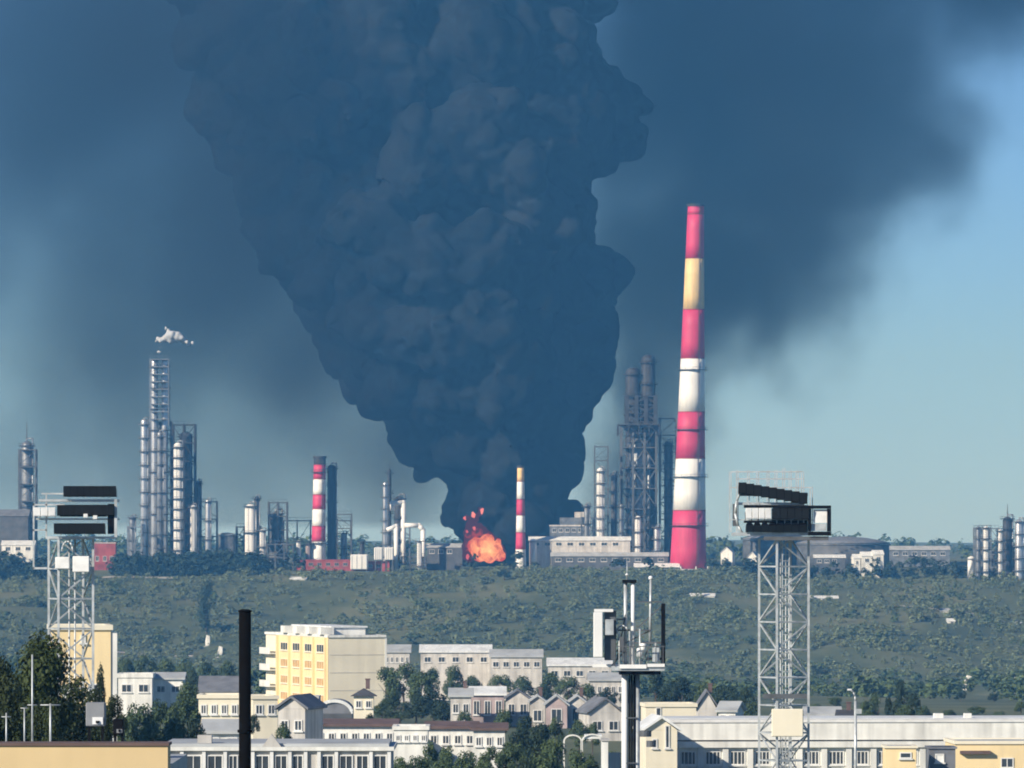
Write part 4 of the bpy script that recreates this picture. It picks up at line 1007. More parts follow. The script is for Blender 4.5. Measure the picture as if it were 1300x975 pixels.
# white arched garden canopy
Yc = 520.0; t = thing('garden_canopy', (PX(738, Yc), Yc, gz(0, Yc)), 'white arched garden canopy among trees left of the antenna mast', 'canopy')
for k, (a, b) in enumerate(((716, 738), (739, 764))):
    xa, xb = PX(a, Yc), PX(b, Yc); hw = (xb-xa)/2; zc = PZ(941, Yc)
    pts = [(xa+hw-math.cos(math.pi*i/10)*hw, Yc, zc+math.sin(math.pi*i/10)*hw*.7) for i in range(11)]
    ab = MB()
    for i in range(10): ab.bar(pts[i], pts[i+1], .12)
    ab.build('arch', M_['white_wall'], t)
    for xx in (xa, xb): MB().box(xx-.06, xx+.06, Yc-.06, Yc+.06, gz(0, Yc), zc).build('post', M_['white_wall'], t)
MB().box(PX(742, Yc), PX(764, Yc), Yc+.1, Yc+2.5, PZ(938, Yc), PZ(933, Yc)).build('awning', M_['roof_white'], t)
# white garden wall end
t = thing('garden_wall', (PX(768, 430), 430, gz(0, 430)), 'white wall end with pipe close left of the antenna mast foot', 'wall')
MB().box(PX(764, 430), PX(772, 430), 430, 433, gz(0, 430), PZ(941, 430)).build('pier', M_['white_wall'], t)
MB().box(PX(763, 430), PX(773, 430), 429.9, 433.1, PZ(941, 430)+.01, PZ(939, 430)).build('coping', M_['concrete'], t)
MB().box(PX(772.2, 430), PX(788, 430), 431, 431.4, gz(0, 430), PZ(956, 430)).build('panel', M_['pale'], t)

# right: long white hall
Yh = 600.0; px0, px1 = 858, 1330; w = (px1-px0)*S(Yh); zr = PZ(914, Yh); zw = PZ(941, Yh)
t, Mx = block('long_hall', 'very long white hall with broad pale roof band at lower right', 'building', px0, Yh, w, 14, zw, 3.2, 'white_wall')
MB(Mx).box(-.5, w+.5, -.3, 5.4, zw+.12, zr-.02).build('fascia', M_['white_wall'], t)
MB(Mx).box(-.6, w+.6, -.42, -.31, zr-.25, zr+.02).build('fascia_trim', M_['frame'], t)
MB(Mx).box(-.3, w+.3, 5.41, 13.5, zw+.02, zr-.2).build('upper_storey', M_['cream'], t)
MB(Mx).box(-.5, w+.5, 5.2, 14, zr-.19, zr).build('flat_roof', M_['roof_white'], t)
MB(Mx).box(-.4, w+.4, -.55, -.02, zw-.62, zw-.05).build('cornice', M_['white_wall'], t)
n = 15; pit = w/n
for i in range(n+1):
    if i*pit < w-7: MB(Mx).box(i*pit-.28, i*pit+.28, -.35, -.015, zw-5.5, zw-.63).build('pilaster', M_['white_wall'], t)
for i in range(n-3):
    for k in range(2):
        window(t, Mx, 'front', i*pit+.45, (i+1)*pit-.45, zw-2.35-k*2.0, zw-.95-k*2.0, mull=3, frame='frame', fw=.12)
for (u, s_) in ((26.0, .9), (29.0, .7), (35.2, 1.0)): MB(Mx).box(u, u+s_, 5.3, 6.2, zr+.005, zr+.45).build('roof_vent', M_['white_wall'], t)
t, Mx = block('yellow_annex', 'yellow cream annex at the lower right corner', 'building', 1213, 570, 9, 9, PZ(944, 570), 2, 'yellow')
flat_roof(t, Mx, 9, 9, PZ(944, 570), 'roof_grey', 'cream', .25)
MB(Mx).box(.4, 3.2, -.6, -.01, PZ(957, 570), PZ(953, 570)).build('awning', M_['roof_brown'], t)
window(t, Mx, 'front', 4.2, 5.4, PZ(975, 570), PZ(962, 570)); window(t, Mx, 'front', 6.6, 7.8, PZ(975, 570), PZ(962, 570))
t, Mx = block('cream_kiosk', 'small cream kiosk with one dark window before the long hall', 'building', 1124, 540, 2.7, 4, PZ(949, 540), 0, 'yellow')
flat_roof(t, Mx, 2.7, 4, PZ(949, 540), 'roof_grey', 'cream', .15)
window(t, Mx, 'front', 1.25, 2.3, PZ(963, 540), PZ(955, 540), mull=0)
t, Mx = block('dark_gatehouse', 'dark blue fronted gatehouse between kiosk and yellow annex', 'building', 1180, 545, 2.3, 4, PZ(950, 545), 0, 'slate')
flat_roof(t, Mx, 2.3, 4, PZ(950, 545), 'roof_dark', 'slate', .12)
window(t, Mx, 'front', .5, 1.3, PZ(968, 545), PZ(957, 545), mull=0, pane='lamp_white')
t, Mx = house('cream house with tall gabled end right behind the antenna mast', 820, 860, 927, 912, 590, 7, 'cream', 'roof_white', 'y', 6, 0, .8, name='cream_house', chim=False, group='cream houses right of the antenna mast')
window(t, Mx, 'front', 1.85, 2.3, PZ(950, 590), PZ(921, 590), mull=0); window(t, Mx, 'front', .6, 1.1, PZ(950, 590), PZ(938, 590), mull=0)
t, Mx = house('flat cream house above the tall gabled house', 820, 884, 897, 893, 680, 6, 'cream', 'roof_grey', 'flat', 4, 0, .8, name='cream_house', group='cream houses right of the antenna mast')
window(t, Mx, 'front', 1.1, 1.7, PZ(912, 680), PZ(898, 680), mull=0)
house('pale house with white end wall among trees left of the floodlight tower', 912, 934, 903, 893, 760, 5, 'white_wall', 'roof_grey', 'x', -14, 2, .8, sill_drop=.4)
house('grey gabled house among dark trees above the long hall', 885, 910, 900, 878, 800, 6, 'pale', 'slate', 'y', 0, 1, 1.4)
house('low white house right of the floodlight tower above the long hall', 1024, 1066, 908, 900, 740, 5, 'white_wall', 'roof_grey', 'x', 0, 3, .7, sill_drop=.3)
house('small white house at the left side of the lamp post', 1066, 1084, 911, 904, 730, 4, 'white_wall', 'roof_dark', 'x', 0, 2, .6, sill_drop=.25)
house('small white roofed hut right of the conifer group', 1168, 1186, 918, 913, 700, 4, 'white_wall', 'roof_white', 'x', 0, 2, .6, sill_drop=.25)

# beige block behind the left mast
Yk = 430.0
t, Mx = block('beige_block', 'sunlit beige block behind the left floodlight mast and dark tree', 'building', 66, Yk, 4.1, 7, PZ(799, Yk), 6, 'yellow')
flat_roof(t, Mx, 4.1, 7, PZ(799, Yk), 'roof_grey', 'cream', .3)
MB(Mx).box(4.11, 4.55, .1, .6, 32, PZ(803, Yk)).build('corner_shaft', M_['white_wall'], t)
window(t, Mx, 'front', 2.0, 2.35, PZ(816, Yk), PZ(806, Yk), mull=0)
window(t, Mx, 'front', .7, 1.5, PZ(885, Yk), PZ(868, Yk)); window(t, Mx, 'front', 2.5, 3.3, PZ(885, Yk), PZ(868, Yk))

# bottom left: pilastered building
Yp = 350.0; a, b = 206, 496; w = (b-a)*S(Yp); zt = PZ(953, Yp)
t, Mx = block('pilastered_building', 'grey white building with pilasters and dark windows along the bottom edge', 'building', a, Yp, w, 9, zt, 0, 'pale')
MB(Mx).box(-.2, w+.2, -.3, 9.2, zt+.005, zt+.22).build('cornice', M_['white_wall'], t)
MB(Mx).box(.1, w-.1, .1, 8.9, zt+.225, zt+.4).build('roof', M_['roof_grey'], t)
for k, px in enumerate((213, 231, 259, 286, 321, 345, 368, 388, 405, 427, 471, 494)):
    u = (px-a)*S(Yp); MB(Mx).box(u-.10, u+.10, -.2, -.012, zt-4, zt-.02).build('pilaster', M_['frame'], t)
for (p0, p1) in ((216, 229), (235, 256), (263, 283), (290, 302), (324, 342), (349, 365), (371, 385), (408, 424), (431, 448), (452, 468), (474, 491)):
    for k in range(2): window(t, Mx, 'front', (p0-a)*S(Yp), (p1-a)*S(Yp), zt-1.15-k*1.5, zt-.25-k*1.5, sill=True, fw=.06)
u = (345-a)*S(Yp); MB(Mx).prism([(u-.55, -.28, zt+.225), (u+.55, -.28, zt+.225), (u, -.28, zt+.95)], (0, .5, 0)).build('pediment', M_['pale'], t)
MB(Mx).box((250-a)*S(Yp), (268-a)*S(Yp), .5, 1.6, zt+.41, zt+.85).build('roof_box', M_['pale'], t)

# bottom left: tan roof wall with clutter
Yt = 150.0; zt = PZ(947, Yt); x1 = PX(213, Yt)
t = thing('tan_building', (x1-6, Yt, 30), 'plain tan wall of the nearest roof at the lower left corner', 'building')
MB().box(x1-14, x1, Yt, Yt+1.2, 29.5, zt).build('wall', M_['tan'], t)
MB().box(x1-14.1, x1+.03, Yt-.05, Yt+1.25, zt+.003, zt+.07).build('coping', M_['roof_brown'], t)
MB().box(x1-14, x1, Yt+1.21, Yt+9, 29.5, zt-.5).build('roof', M_['roof_grey'], t)
def roof_pole(label, px, y0, Yq, r, arms=()):
    x = PX(px, Yq); zb = zt-.5
    t = thing('roof_pole', (x, Yq, zb), label, 'pole', 'thin poles on the tan roof')
    MB().tube((x, Yq, zb), (x, Yq, PZ(y0, Yq)), r, r*.8, 8).build('shaft', M_['galv'], t)
    MB().box(x-.09, x+.09, Yq-.09, Yq+.09, zb, zb+.06).build('foot', M_['mid'], t)
    for (dz, l) in arms: MB().tube((x-l, Yq, PZ(dz, Yq)), (x+l, Yq, PZ(dz, Yq)), r*.6, n=6).build('arm', M_['galv'], t)
roof_pole('tallest thin pale pole standing before the dark tree', 41, 831, 153, .026, ((895, .12),))
roof_pole('second thin pole with crossbar right of the tallest roof pole', 64, 893, 153, .03, ((895, .25),))
roof_pole('short thin pole left of the tallest roof pole', 31, 899, 154, .022, ((899, .1),))
roof_pole('slanting short roof pole at the left picture edge', 8, 905, 154, .022, ((910, .12),))
for k, (px, py, s_) in enumerate(((121, 908, .24), (150, 919, .13))):
    Yq = 155.0; x = PX(px, Yq); zb = zt-.5
    t = thing('air_conditioner', (x, Yq, zb), ('grey boxed air conditioner with white front panel on the tan roof', 'small dark air conditioner at the right end of the tan roof')[k], 'air conditioner', 'rooftop units')
    zc = PZ(py+14, Yq); zh = PZ(py-16+k*10, Yq)
    MB().box(x-s_, x+s_, Yq, Yq+.5, zc, zh).build('casing', M_['ac'] if k == 0 else M_['black'], t, bevel=.02)
    MB().box(x-s_*.3, x+s_*.8, Yq-.03, Yq-.002, zc+.05, zc+.05+s_*.75).build('front_panel', M_['lamp_white'] if k == 0 else M_['ac'], t)
    MB().ring(x+s_*.25, Yq-.05, zc+.08, s_*.12, s_*.2, .06, 12).build('fan_ring', M_['black'], t)
    for d_ in (-s_*.7, s_*.7): MB().box(x+d_-.03, x+d_+.03, Yq+.1, Yq+.4, zb, zc-.001).build('foot', M_['black'], t)

# black pole
Yq = 110.0; x = PX(311, Yq); t = thing('black_pole', (x, Yq, 30), 'plain black pole rising from the bottom edge at left', 'pole')
MB().tube((x, Yq, 30), (x, Yq, PZ(777, Yq)), .118, .108, 20).build('shaft', M_['pole'], t)
MB().lathe(x, Yq, [(.122, PZ(777, Yq)+.001), (.122, PZ(777, Yq)+.03), (.06, PZ(777, Yq)+.05)], 20).build('cap', M_['pole'], t)
MB().ring(x, Yq, PZ(930, Yq), .114, .135, .05, 20).build('collar', M_['pole'], t)

# lamp post
Yq = 420.0; x = PX(1086, Yq); zt = PZ(890, Yq); t = thing('lamp_post', (x, Yq, gz(x, Yq)), 'tall pale street lamp post before the long hall', 'lamp post')
MB().tube((x, Yq, gz(x, Yq)-.2), (x, Yq, zt), .12, .09, 12).build('shaft', M_['galv'], t)
pts = [(x, Yq, zt), (x-.03, Yq, zt+.35), (x-.15, Yq, zt+.62), (x-.32, Yq, zt+.75)]
ab = MB()
for i in range(3): ab.tube(pts[i], pts[i+1], .075, .06, 8)
ab.build('arm', M_['galv'], t)
MB().box(x-.55, x-.25, Yq-.1, Yq+.1, zt+.72, zt+.83).build('lamp_head', M_['lamp_white'], t, bevel=.02)
MB().box(x-.02, x+.42, Yq-.15, Yq+.1, PZ(906, Yq), PZ(900, Yq)).build('bracket_box', M_['galv'], t)

# town trees
G = [('dark tree in grove right of the apartment block', 'grove right of the apartment block',
      [(490, 846, 40, 960, 'tall', 'town'), (512, 838, 48, 950, 'round', 'town'), (535, 850, 46, 930, 'round', 'town'), (550, 872, 52, 880, 'round', 'deep'), (528, 882, 48, 860, 'round', 'deep'),
       (500, 878, 44, 870, 'tall', 'town'), (562, 890, 36, 850, 'round', 'deep'), (484, 890, 26, 850, 'round', 'town'), (576, 842, 30, 1150, 'round', 'town'), (470, 905, 20, 720, 'round', 'deep'), (548, 846, 30, 1100, 'round', 'town')]),
     ('tree in broad clump at lower left', 'tree clump at lower left',
      [(176, 888, 46, 500, 'round', 'town'), (205, 884, 50, 510, 'round', 'town'), (234, 880, 44, 520, 'round', 'town'), (190, 912, 54, 440, 'round', 'town'), (222, 908, 56, 440, 'round', 'town'), (248, 912, 40, 450, 'round', 'deep'), (160, 906, 40, 460, 'round', 'town'), (238, 862, 40, 620, 'round', 'town')]),
     ('garden tree in clump left of antenna mast foot', 'garden trees at the bottom',
      [(660, 915, 44, 560, 'round', 'deep'), (685, 918, 46, 550, 'round', 'deep'), (702, 934, 40, 500, 'round', 'town'), (650, 938, 44, 480, 'round', 'town'), (730, 948, 46, 470, 'round', 'town'), (690, 950, 50, 450, 'round', 'town'), (625, 945, 40, 480, 'round', 'town'), (748, 956, 34, 440, 'round', 'town'), (668, 960, 40, 420, 'round', 'deep'), (776, 952, 26, 450, 'round', 'town')]),
     ('low tree below the white buildings', 'low trees below the white buildings',
      [(545, 938, 30, 520, 'round', 'town'), (568, 944, 34, 500, 'round', 'town'), (592, 950, 40, 470, 'round', 'town'), (530, 956, 32, 450, 'round', 'town'), (560, 962, 40, 430, 'round', 'town'), (508, 958, 26, 440, 'round', 'town'), (610, 964, 34, 430, 'round', 'town')]),
     ('dark tree between cream houses and right mast', 'trees left of the floodlight tower',
      [(866, 858, 44, 900, 'round', 'deep'), (850, 862, 38, 920, 'round', 'deep'), (895, 864, 40, 900, 'round', 'town'), (922, 868, 44, 880, 'round', 'deep'), (946, 872, 40, 870, 'round', 'deep'), (902, 880, 34, 820, 'round', 'town'), (955, 890, 30, 820, 'round', 'town'), (832, 850, 34, 940, 'round', 'deep')]),
     ('dark tree right of lamp post above hall', 'conifers above the long hall',
      [(1112, 878, 24, 800, 'tall', 'town'), (1128, 884, 28, 790, 'cone', 'deep'), (1142, 863, 30, 810, 'tall', 'deep'), (1160, 880, 30, 800, 'round', 'deep'), (1150, 892, 34, 780, 'round', 'town'), (1100, 888, 24, 800, 'round', 'town'), (1172, 894, 26, 780, 'round', 'town')]),
     ('tree in row behind low white buildings', 'tree row behind the low white buildings',
      [(160, 832, 34, 1250, 'round', 'town'), (184, 828, 36, 1260, 'round', 'town'), (210, 834, 36, 1250, 'round', 'town'), (236, 836, 36, 1240, 'round', 'town'), (262, 838, 34, 1240, 'round', 'town'), (288, 836, 30, 1240, 'round', 'town'), (246, 850, 26, 1000, 'tall', 'deep'), (310, 846, 30, 1150, 'round', 'town')]),
     ('tree between white sheds and house row', 'trees above the house row',
      [(700, 852, 34, 1100, 'round', 'town'), (722, 856, 36, 1090, 'round', 'town'), (745, 866, 34, 1060, 'round', 'town'), (664, 856, 34, 1150, 'round', 'town'), (636, 854, 34, 1160, 'round', 'town'), (600, 856, 34, 1160, 'round', 'town'), (575, 862, 30, 1140, 'round', 'town'), (772, 872, 30, 1000, 'round', 'deep'), (800, 868, 34, 1000, 'round', 'deep'), (690, 868, 30, 1000, 'round', 'deep')]),
     ('small garden tree among the houses', 'trees among the row houses',
      [(640, 898, 24, 700, 'round', 'town'), (668, 906, 26, 690, 'round', 'deep'), (706, 908, 26, 690, 'round', 'town'), (735, 912, 28, 680, 'round', 'town'), (752, 916, 26, 690, 'round', 'town'), (590, 900, 20, 700, 'round', 'town'), (360, 916, 24, 520, 'round', 'town'), (322, 906, 18, 560, 'round', 'deep'), (425, 936, 22, 530, 'round', 'town'), (402, 938, 18, 530, 'round', 'deep'), (450, 942, 20, 520, 'round', 'town')]),
     ('bushy tree on slope above hall roof', 'bushes above the hall roof',
      [(1060, 884, 22, 1000, 'round', 'town'), (1036, 892, 26, 900, 'round', 'town'), (1205, 900, 26, 900, 'round', 'town'), (1240, 896, 30, 950, 'round', 'town'), (1270, 902, 30, 900, 'round', 'town'), (1296, 890, 26, 960, 'round', 'town'), (1220, 876, 16, 1300, 'round', 'deep'), (1262, 880, 18, 1300, 'round', 'deep')])]
ORD = ['first', 'second', 'third', 'fourth', 'fifth', 'sixth', 'seventh', 'eighth', 'ninth', 'tenth', 'eleventh', 'twelfth']
for lab, grp, L_ in G:
    L_ = sorted(L_)
    for q, (px, yt, wp, Yq, sh, mk) in enumerate(L_): tree(lab + ', ' + ORD[q] + ' from left', px, yt, wp*1.15, Yq, sh, mk, grp)
tree('large near dark tree at the left edge in front of the mast', 46, 796, 132, 215, 'round', 'near', 'near dark trees at left')
tree('lower near dark tree at the very left edge', 2, 828, 100, 205, 'round', 'near', 'near dark trees at left')
tree('near dark tree right of the large one, below the beige block', 100, 850, 100, 230, 'round', 'near', 'near dark trees at left')
tree('low near dark tree behind the grey air conditioner', 142, 878, 56, 225, 'round', 'near', 'near dark trees at left')
tree('low near dark bush behind the thin roof poles', 60, 880, 80, 200, 'round', 'near', 'near dark trees at left')
tree('small spiky near tree in front of the beige block', 128, 846, 26, 240, 'tall', 'deep', 'near dark trees at left')

# ------------------------------------------------------------------ lattice floodlight masts and antenna mast
def lattice(t, x, Y, half, zb, zt, rot, bays, mk, leg=.12, br=.07):
    c = [Vector((x+half*math.sqrt(2)*math.cos(R(rot+45+90*k)), Y+half*math.sqrt(2)*math.sin(R(rot+45+90*k)), 0)) for k in range(4)]
    for p in c: MB().bar((p.x, p.y, zb), (p.x, p.y, zt), leg).build('leg', M_[mk], t)
    zs = np.linspace(zb, zt, bays+1)
    for i in range(bays):
        for k in range(4):
            a, b = c[k], c[(k+1) % 4]; d = (b-a).normalized()*leg*.5
            if (i+k) % 2: a, b, d = b, a, -d
            MB().bar((a.x+d.x, a.y+d.y, zs[i]+.08), (b.x-d.x, b.y-d.y, zs[i+1]-.08), br).build('brace', M_[mk], t)
            MB().bar((a.x+d.x, a.y+d.y, zs[i+1]), (b.x-d.x, b.y-d.y, zs[i+1]), br*1.1).build('girt', M_[mk], t)
    return c
def floodlight(t, x, y, z, w, h, d, mk, tilt=20, yaw=0):
    Mx = Matrix.Translation((x, y, z)) @ Matrix.Rotation(R(yaw), 4, 'Z') @ Matrix.Rotation(R(tilt), 4, 'X')
    m = MB(Mx); a, b = w/2, h/2
    m._add([(-a, 0, -b), (a, 0, -b), (a, 0, b), (-a, 0, b), (-a*.6, d, -b*.6), (a*.6, d, -b*.6), (a*.6, d, b*.6), (-a*.6, d, b*.6)],
           [(0, 1, 2, 3), (7, 6, 5, 4), (0, 4, 5, 1), (1, 5, 6, 2), (2, 6, 7, 3), (3, 7, 4, 0)])
    o = m.build('floodlight', M_[mk], t)
    MB(Mx).box(-a*.88, a*.88, -.03, -.004, -b*.86, b*.86).build('lens', M_['lens'] if mk == 'black' else M_['lamp_white'], o)
    MB(Mx).box(-a*1.08, -a*1.01, d*.2, d*.5, -b*1.3, b*.3).box(a*1.01, a*1.08, d*.2, d*.5, -b*1.3, b*.3).build('bracket', M_['galv_dark'], o)

# right mast
Y = 350.0; s = S(Y)
xm = PX(995, Y); zb = gz(xm, Y)-.3; zt = PZ(684, Y)
t = thing('floodlight_mast', (xm, Y, zb), 'right pale lattice floodlight mast with black lamp rows and bright panels', 'floodlight mast', 'stadium floodlight masts')
lattice(t, xm, Y, 1.03, zb, zt, 27, 12, 'galv', .13, .075)
for dx in (-.18, .12, .3): MB().tube((xm+dx, Y+.2, zb), (xm+dx, Y+.2, zt), .035, n=6).build('cable', M_['galv'], t)
lr = MB().bar((xm-.1, Y-.4, zb), (xm-.1, Y-.4, zt), .05).bar((xm+.3, Y-.4, zb), (xm+.3, Y-.4, zt), .05); z = zb+.5
while z < zt: lr.bar((xm-.1, Y-.4, z), (xm+.3, Y-.4, z), .03); z += .35
lr.build('ladder', M_['galv'], t)
# junction panel low on the mast
MB().box(PX(978, Y), PX(1018, Y), Y-1.75, Y-1.6, PZ(934, Y), PZ(899, Y)).build('sign_panel', M_['cream'], t, bevel=.04)
MB().box(PX(967, Y), PX(1023, Y), Y-1.62, Y-1.5, PZ(886, Y), PZ(880, Y)).build('rest_platform', M_['galv_dark'], t)
# head
def hb_(name, p0, p1, y0, y1, n0, n1, mk, bev=0): MB().box(PX(p0, Y), PX(p1, Y), Y+n0, Y+n1, PZ(y1, Y), PZ(y0, Y)).build(name, M_[mk], t, bevel=bev)
hb_('deck', 930, 1042, 676, 680, -1.6, 1.5, 'galv')
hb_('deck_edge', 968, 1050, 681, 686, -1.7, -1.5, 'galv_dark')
hb_('upper_deck', 934, 1020, 638, 641, -1.3, 1.4, 'galv')
for (px, y0) in ((927, 600), (936, 597), (950, 597), (962, 599), (975, 597), (985, 597), (995, 594), (1003, 597), (1012, 597), (1019, 600), (1030, 618)):
    for n in (-1.3, 1.3): MB().bar((PX(px, Y), Y+n, PZ(676, Y)), (PX(px, Y), Y+n, PZ(y0, Y)), .05).build('rail_post', M_['galv'], t)
for yy, a, b in ((599, 927, 1019), (608, 936, 1019), (619, 927, 1030), (660, 927, 1042)):
    for n in (-1.33, 1.33): MB().bar((PX(a, Y), Y+n, PZ(yy, Y)), (PX(b, Y), Y+n, PZ(yy, Y)), .045).build('rail', M_['galv'], t)
for k in range(9):
    px = 941+k*9.6; floodlight(t, PX(px, Y), Y-1.9, PZ(620+k*1.6, Y), .45, .66, .45, 'black', 14)
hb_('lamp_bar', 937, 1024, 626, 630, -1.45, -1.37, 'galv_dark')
for k in range(4): floodlight(t, PX(949+k*8.2, Y), Y-1.9, PZ(652, Y), .34, .62, .4, 'lamp_white', -6, 12)  # sunlit lamp backs, their brightness put into the white colour
for k in range(5): floodlight(t, PX(984+k*9.2, Y), Y-1.95, PZ(652, Y), .42, .70, .45, 'black', 12)
for k in range(8): floodlight(t, PX(950+k*9.6, Y), Y-1.95, PZ(671, Y), .42, .48, .45, 'black', 25)
hb_('lamp_frame', 943, 1024, 641.5, 645, -1.75, -1.5, 'black'); hb_('lamp_frame', 943, 980, 661, 664, -1.75, -1.5, 'black'); hb_('control_cabinet', 979, 1024, 645.5, 678, -1.3, -.6, 'black')
hb_('reflector_panel', 1031, 1048, 647, 664, -1.65, -1.55, 'lamp_white')
hb_('lower_panel', 1028, 1047, 665, 674, -1.65, -1.55, 'galv')
for (a, b, c, d_) in ((1024, 1053, 642, 646), (1024, 1053, 675, 680), (1048.2, 1053, 646.2, 674.8), (1024, 1028, 646.2, 674.8)): hb_('panel_frame', a, b, c, d_, -1.85, -1.4, 'black')
pts = [(940, 622), (934, 636), (932, 652), (936, 668), (941, 677)]
for n in (-1.5,):
    for i in range(4): MB().tube((PX(pts[i][0], Y), Y+n, PZ(pts[i][1], Y)), (PX(pts[i+1][0], Y), Y+n, PZ(pts[i+1][1], Y)), .07, n=8).build('side_rail', M_['galv'], t)
hb_('side_plate', 929, 935, 640, 668, -1.3, -1.2, 'galv_dark')

# left mast
Y = 320.0; s = S(Y); xm = PX(90, Y); zb = gz(xm, Y)-.3; zt = PZ(684, Y)
t = thing('floodlight_mast', (xm, Y, zb), 'left pale lattice floodlight mast with three black lamp rows', 'floodlight mast', 'stadium floodlight masts')
lattice(t, xm, Y, .93, zb, zt, 20, 12, 'galv', .12, .07)
for dx in (-.1, .2): MB().tube((xm+dx, Y+.2, zb), (xm+dx, Y+.2, zt), .05, n=6).build('cable', M_['galv'], t)
hb_('deck', 62, 146, 681, 684, -1.3, 1.3, 'galv')
hb_('upper_deck', 48, 150, 658, 660, -1.3, 1.3, 'galv')
hb_('top_deck', 52, 150, 634, 637, -1.3, 1.3, 'galv')
for (a, b, yy, n) in ((84, 150, 624, 8), (76, 147, 648, 9), (72, 136, 671, 8)):
    for k in range(n): floodlight(t, PX(a+4+(b-a-8)*k/(n-1), Y), Y-1.75, PZ(yy, Y), .36, .56, .42, 'black', 15)
    hb_('lamp_bar', a, b, yy+5, yy+7, -1.34, -1.27, 'galv_dark')
for k in range(3): floodlight(t, PX(50+k*9.5, Y), Y-1.75, PZ(650, Y), .36, .46, .38, 'lamp_white', -5, 10)  # white colour gives these lamp backs their sunlit look
for k in range(2): floodlight(t, PX(112+k*12, Y), Y-1.95, PZ(655+k*2, Y), .22, .2, .2, 'lamp_white', 0, 5)
hb_('control_cabinet', 139, 147, 640, 678, -1.45, -1.0, 'black'); hb_('control_cabinet', 78, 136, 641, 656, -1.1, -.6, 'black')
hb_('side_post', 147.5, 151, 634, 682, -1.5, -1.4, 'galv')
for (a, b, c, d_) in ((44, 46, 640, 722), (44, 62, 720, 722.5), (44, 84, 640, 642), (44, 62, 672, 674), (55, 84, 626, 628), (60, 62, 628, 684)): hb_('frame_bar', a, b, c, d_, -1.25, -1.15, 'galv')
hb_('white_cabinet', 73, 91, 707, 722, -1.6, -1.3, 'lamp_white', .03); hb_('white_cabinet', 95, 116, 706, 726, -1.6, -1.3, 'lamp_white', .03)
for i in range(6):
    a = math.pi*i/6; b = math.pi*(i+1)/6
    MB().tube((PX(88-math.cos(a)*7, Y), Y-1.4, PZ(700-math.sin(a)*13, Y)), (PX(88-math.cos(b)*7, Y), Y-1.4, PZ(700-math.sin(b)*13, Y)), .05, n=6).build('cable_loop', M_['galv'], t)

# antenna mast
Y = 300.0; s = S(Y); xm = PX(800, Y); zb = gz(xm, Y)-.3
t = thing('antenna_mast', (xm, Y, zb), 'pale twin pipe antenna mast with platform and white panel antenna', 'antenna mast')
zp = PZ(852, Y)
MB().tube((PX(793, Y), Y, zb), (PX(793, Y), Y, zp), .15, n=16).build('mast_pipe', M_['white'], t)
MB().tube((PX(809, Y), Y+.1, zb), (PX(809, Y), Y+.1, zp), .13, n=16).build('mast_pipe', M_['galv'], t)
for k, px in enumerate((799, 802, 805)): MB().tube((PX(px, Y), Y-.05, zb), (PX(px, Y), Y-.05, zp), .05, n=8).build('feeder_cable', M_['black'], t)
z = zb+1
while z < zp-1: MB().bar((PX(793, Y), Y-.1, z), (PX(809, Y), Y-.1, z), .06).build('tie', M_['galv_dark'], t); z += 2.2
hb_('platform', 776, 843, 845, 851, -1.2, 1.2, 'galv'); hb_('platform_edge', 786, 820, 843, 848, -1.32, -1.22, 'white'); hb_('platform_edge', 821, 843, 842, 846, -1.32, -1.22, 'white')
hb_('platform_underside', 786, 838, 851.2, 856, -1.0, 1.0, 'black'); hb_('bearer', 752, 786, 843, 847, -.2, -.05, 'white')
MB().tube((PX(794, Y), Y, PZ(845, Y)), (PX(794, Y), Y, PZ(740, Y)), .085, n=12).build('upper_pipe', M_['galv'], t)
MB().tube((PX(803.5, Y), Y-.05, PZ(845, Y)), (PX(803.5, Y), Y-.05, PZ(740, Y)), .095, n=12).build('upper_pipe', M_['white'], t)
hb_('top_clamp', 790, 808, 736, 740, -.25, .25, 'black')
MB().tube((PX(796, Y), Y, PZ(736, Y)), (PX(796, Y), Y, PZ(712, Y)), .03, .015, 6).build('lightning_rod', M_['galv'], t)
MB().lathe(PX(796, Y), Y, [(.03, PZ(731, Y)), (.1, PZ(729.5, Y)), (.03, PZ(728, Y))], 10).build('beacon', M_['lamp_white'], t)
MB().tube((PX(825, Y), Y-.3, PZ(818, Y)), (PX(826, Y), Y-.3, PZ(736, Y)), .07, .06, 10).build('whip_antenna', M_['galv'], t)
MB().lathe(PX(826, Y), Y-.3, [(.05, PZ(736, Y)), (.12, PZ(735, Y)), (.1, PZ(732, Y)), (.03, PZ(731, Y))], 10).build('whip_tip', M_['lamp_white'], t)
hb_('panel_antenna', 753, 765, 777, 834, -1.1, -.75, 'white', .03); hb_('panel_antenna', 767, 782, 775, 838, -.72, -.45, 'galv_dark', .03)
hb_('panel_cap', 754, 778, 773, 776.5, -1.05, -.5, 'white'); hb_('panel_antenna', 839, 844, 766, 846, -.9, -.4, 'black', .03)
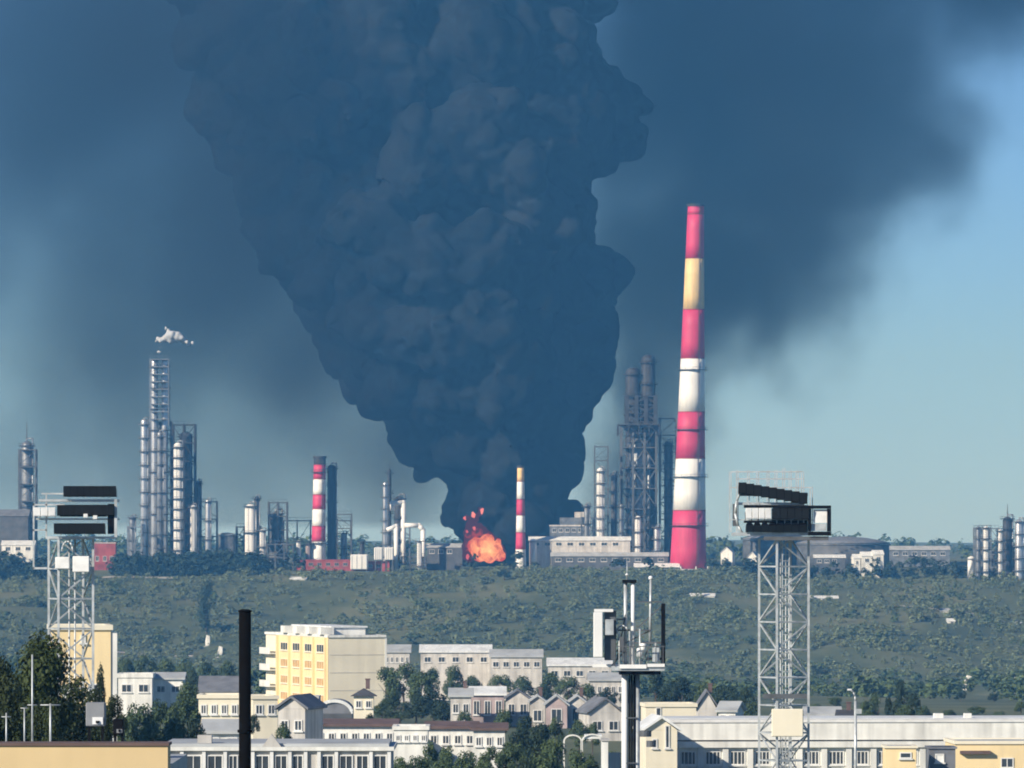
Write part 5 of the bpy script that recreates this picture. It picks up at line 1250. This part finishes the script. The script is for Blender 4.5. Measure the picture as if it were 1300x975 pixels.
for (a, b, y0, w_) in ((805, 839, 816, .1), (808, 840, 764, .06), (783, 794, 786, .08), (783, 794, 826, .08), (806, 826, 800, .07), (820, 842, 836, .12), (783, 800, 800, .07)): MB().bar((PX(a, Y), Y-.4, PZ(y0, Y)), (PX(b, Y), Y-.4, PZ(y0, Y)), w_).build('arm', M_['galv_dark'], t)
for px in (786, 799, 812, 832): MB().tube((PX(px, Y), Y-.6, PZ(845, Y)), (PX(px, Y), Y-.6, PZ(798+(px % 7)*3, Y)), .04, n=8).build('antenna_pipe', M_['galv'], t)
for (px, py) in ((812, 828), (816, 822)): MB().lathe(PX(px, Y), Y-.8, [(.04, PZ(py+6, Y)), (.16, PZ(py+5, Y)), (.16, PZ(py-5, Y)), (.04, PZ(py-6, Y))], 12).build('radio_unit', M_['white'], t)
for i in range(5):
    a = math.pi*i/5-.3; b = math.pi*(i+1)/5-.3
    MB().tube((PX(790-math.cos(a)*7, Y), Y-.5, PZ(802-math.sin(a)*8, Y)), (PX(790-math.cos(b)*7, Y), Y-.5, PZ(802-math.sin(b)*8, Y)), .05, n=6).build('cable_loop', M_['galv'], t)
for (px, py, r) in ((819, 935, .3), (826, 948, .22)):
    MB().ring(PX(px, Y), Y-.3, PZ(py, Y), r*.7, r, .3, 14).build('drum_bracket', M_['galv_dark'], t)

for (a, b, c, d_) in ((783, 838, 794, 780), (794, 816, 826, 800), (765, 790, 783, 812), (806, 800, 839, 770), (776, 845, 794, 826), (812, 845, 826, 818)):
    MB().bar((PX(a, Y), Y-.3, PZ(b, Y)), (PX(c, Y), Y-.3, PZ(d_, Y)), .06).build('stay', M_['galv_dark'], t)
for px in (780, 790, 800, 812, 822, 832, 841): MB().bar((PX(px, Y), Y-1.25, PZ(845, Y)), (PX(px, Y), Y-1.25, PZ(820, Y)), .045).build('rail_post', M_['galv_dark'], t)
MB().bar((PX(778, Y), Y-1.25, PZ(820, Y)), (PX(843, Y), Y-1.25, PZ(820, Y)), .05).build('rail', M_['galv_dark'], t)
hb_('radio_unit', 768, 779, 786, 806, -1.0, -.75, 'galv', .02); hb_('radio_unit', 828, 837, 822, 840, -.8, -.5, 'galv', .02); hb_('radio_unit', 786, 792, 808, 828, -.9, -.7, 'galv_dark', .02)
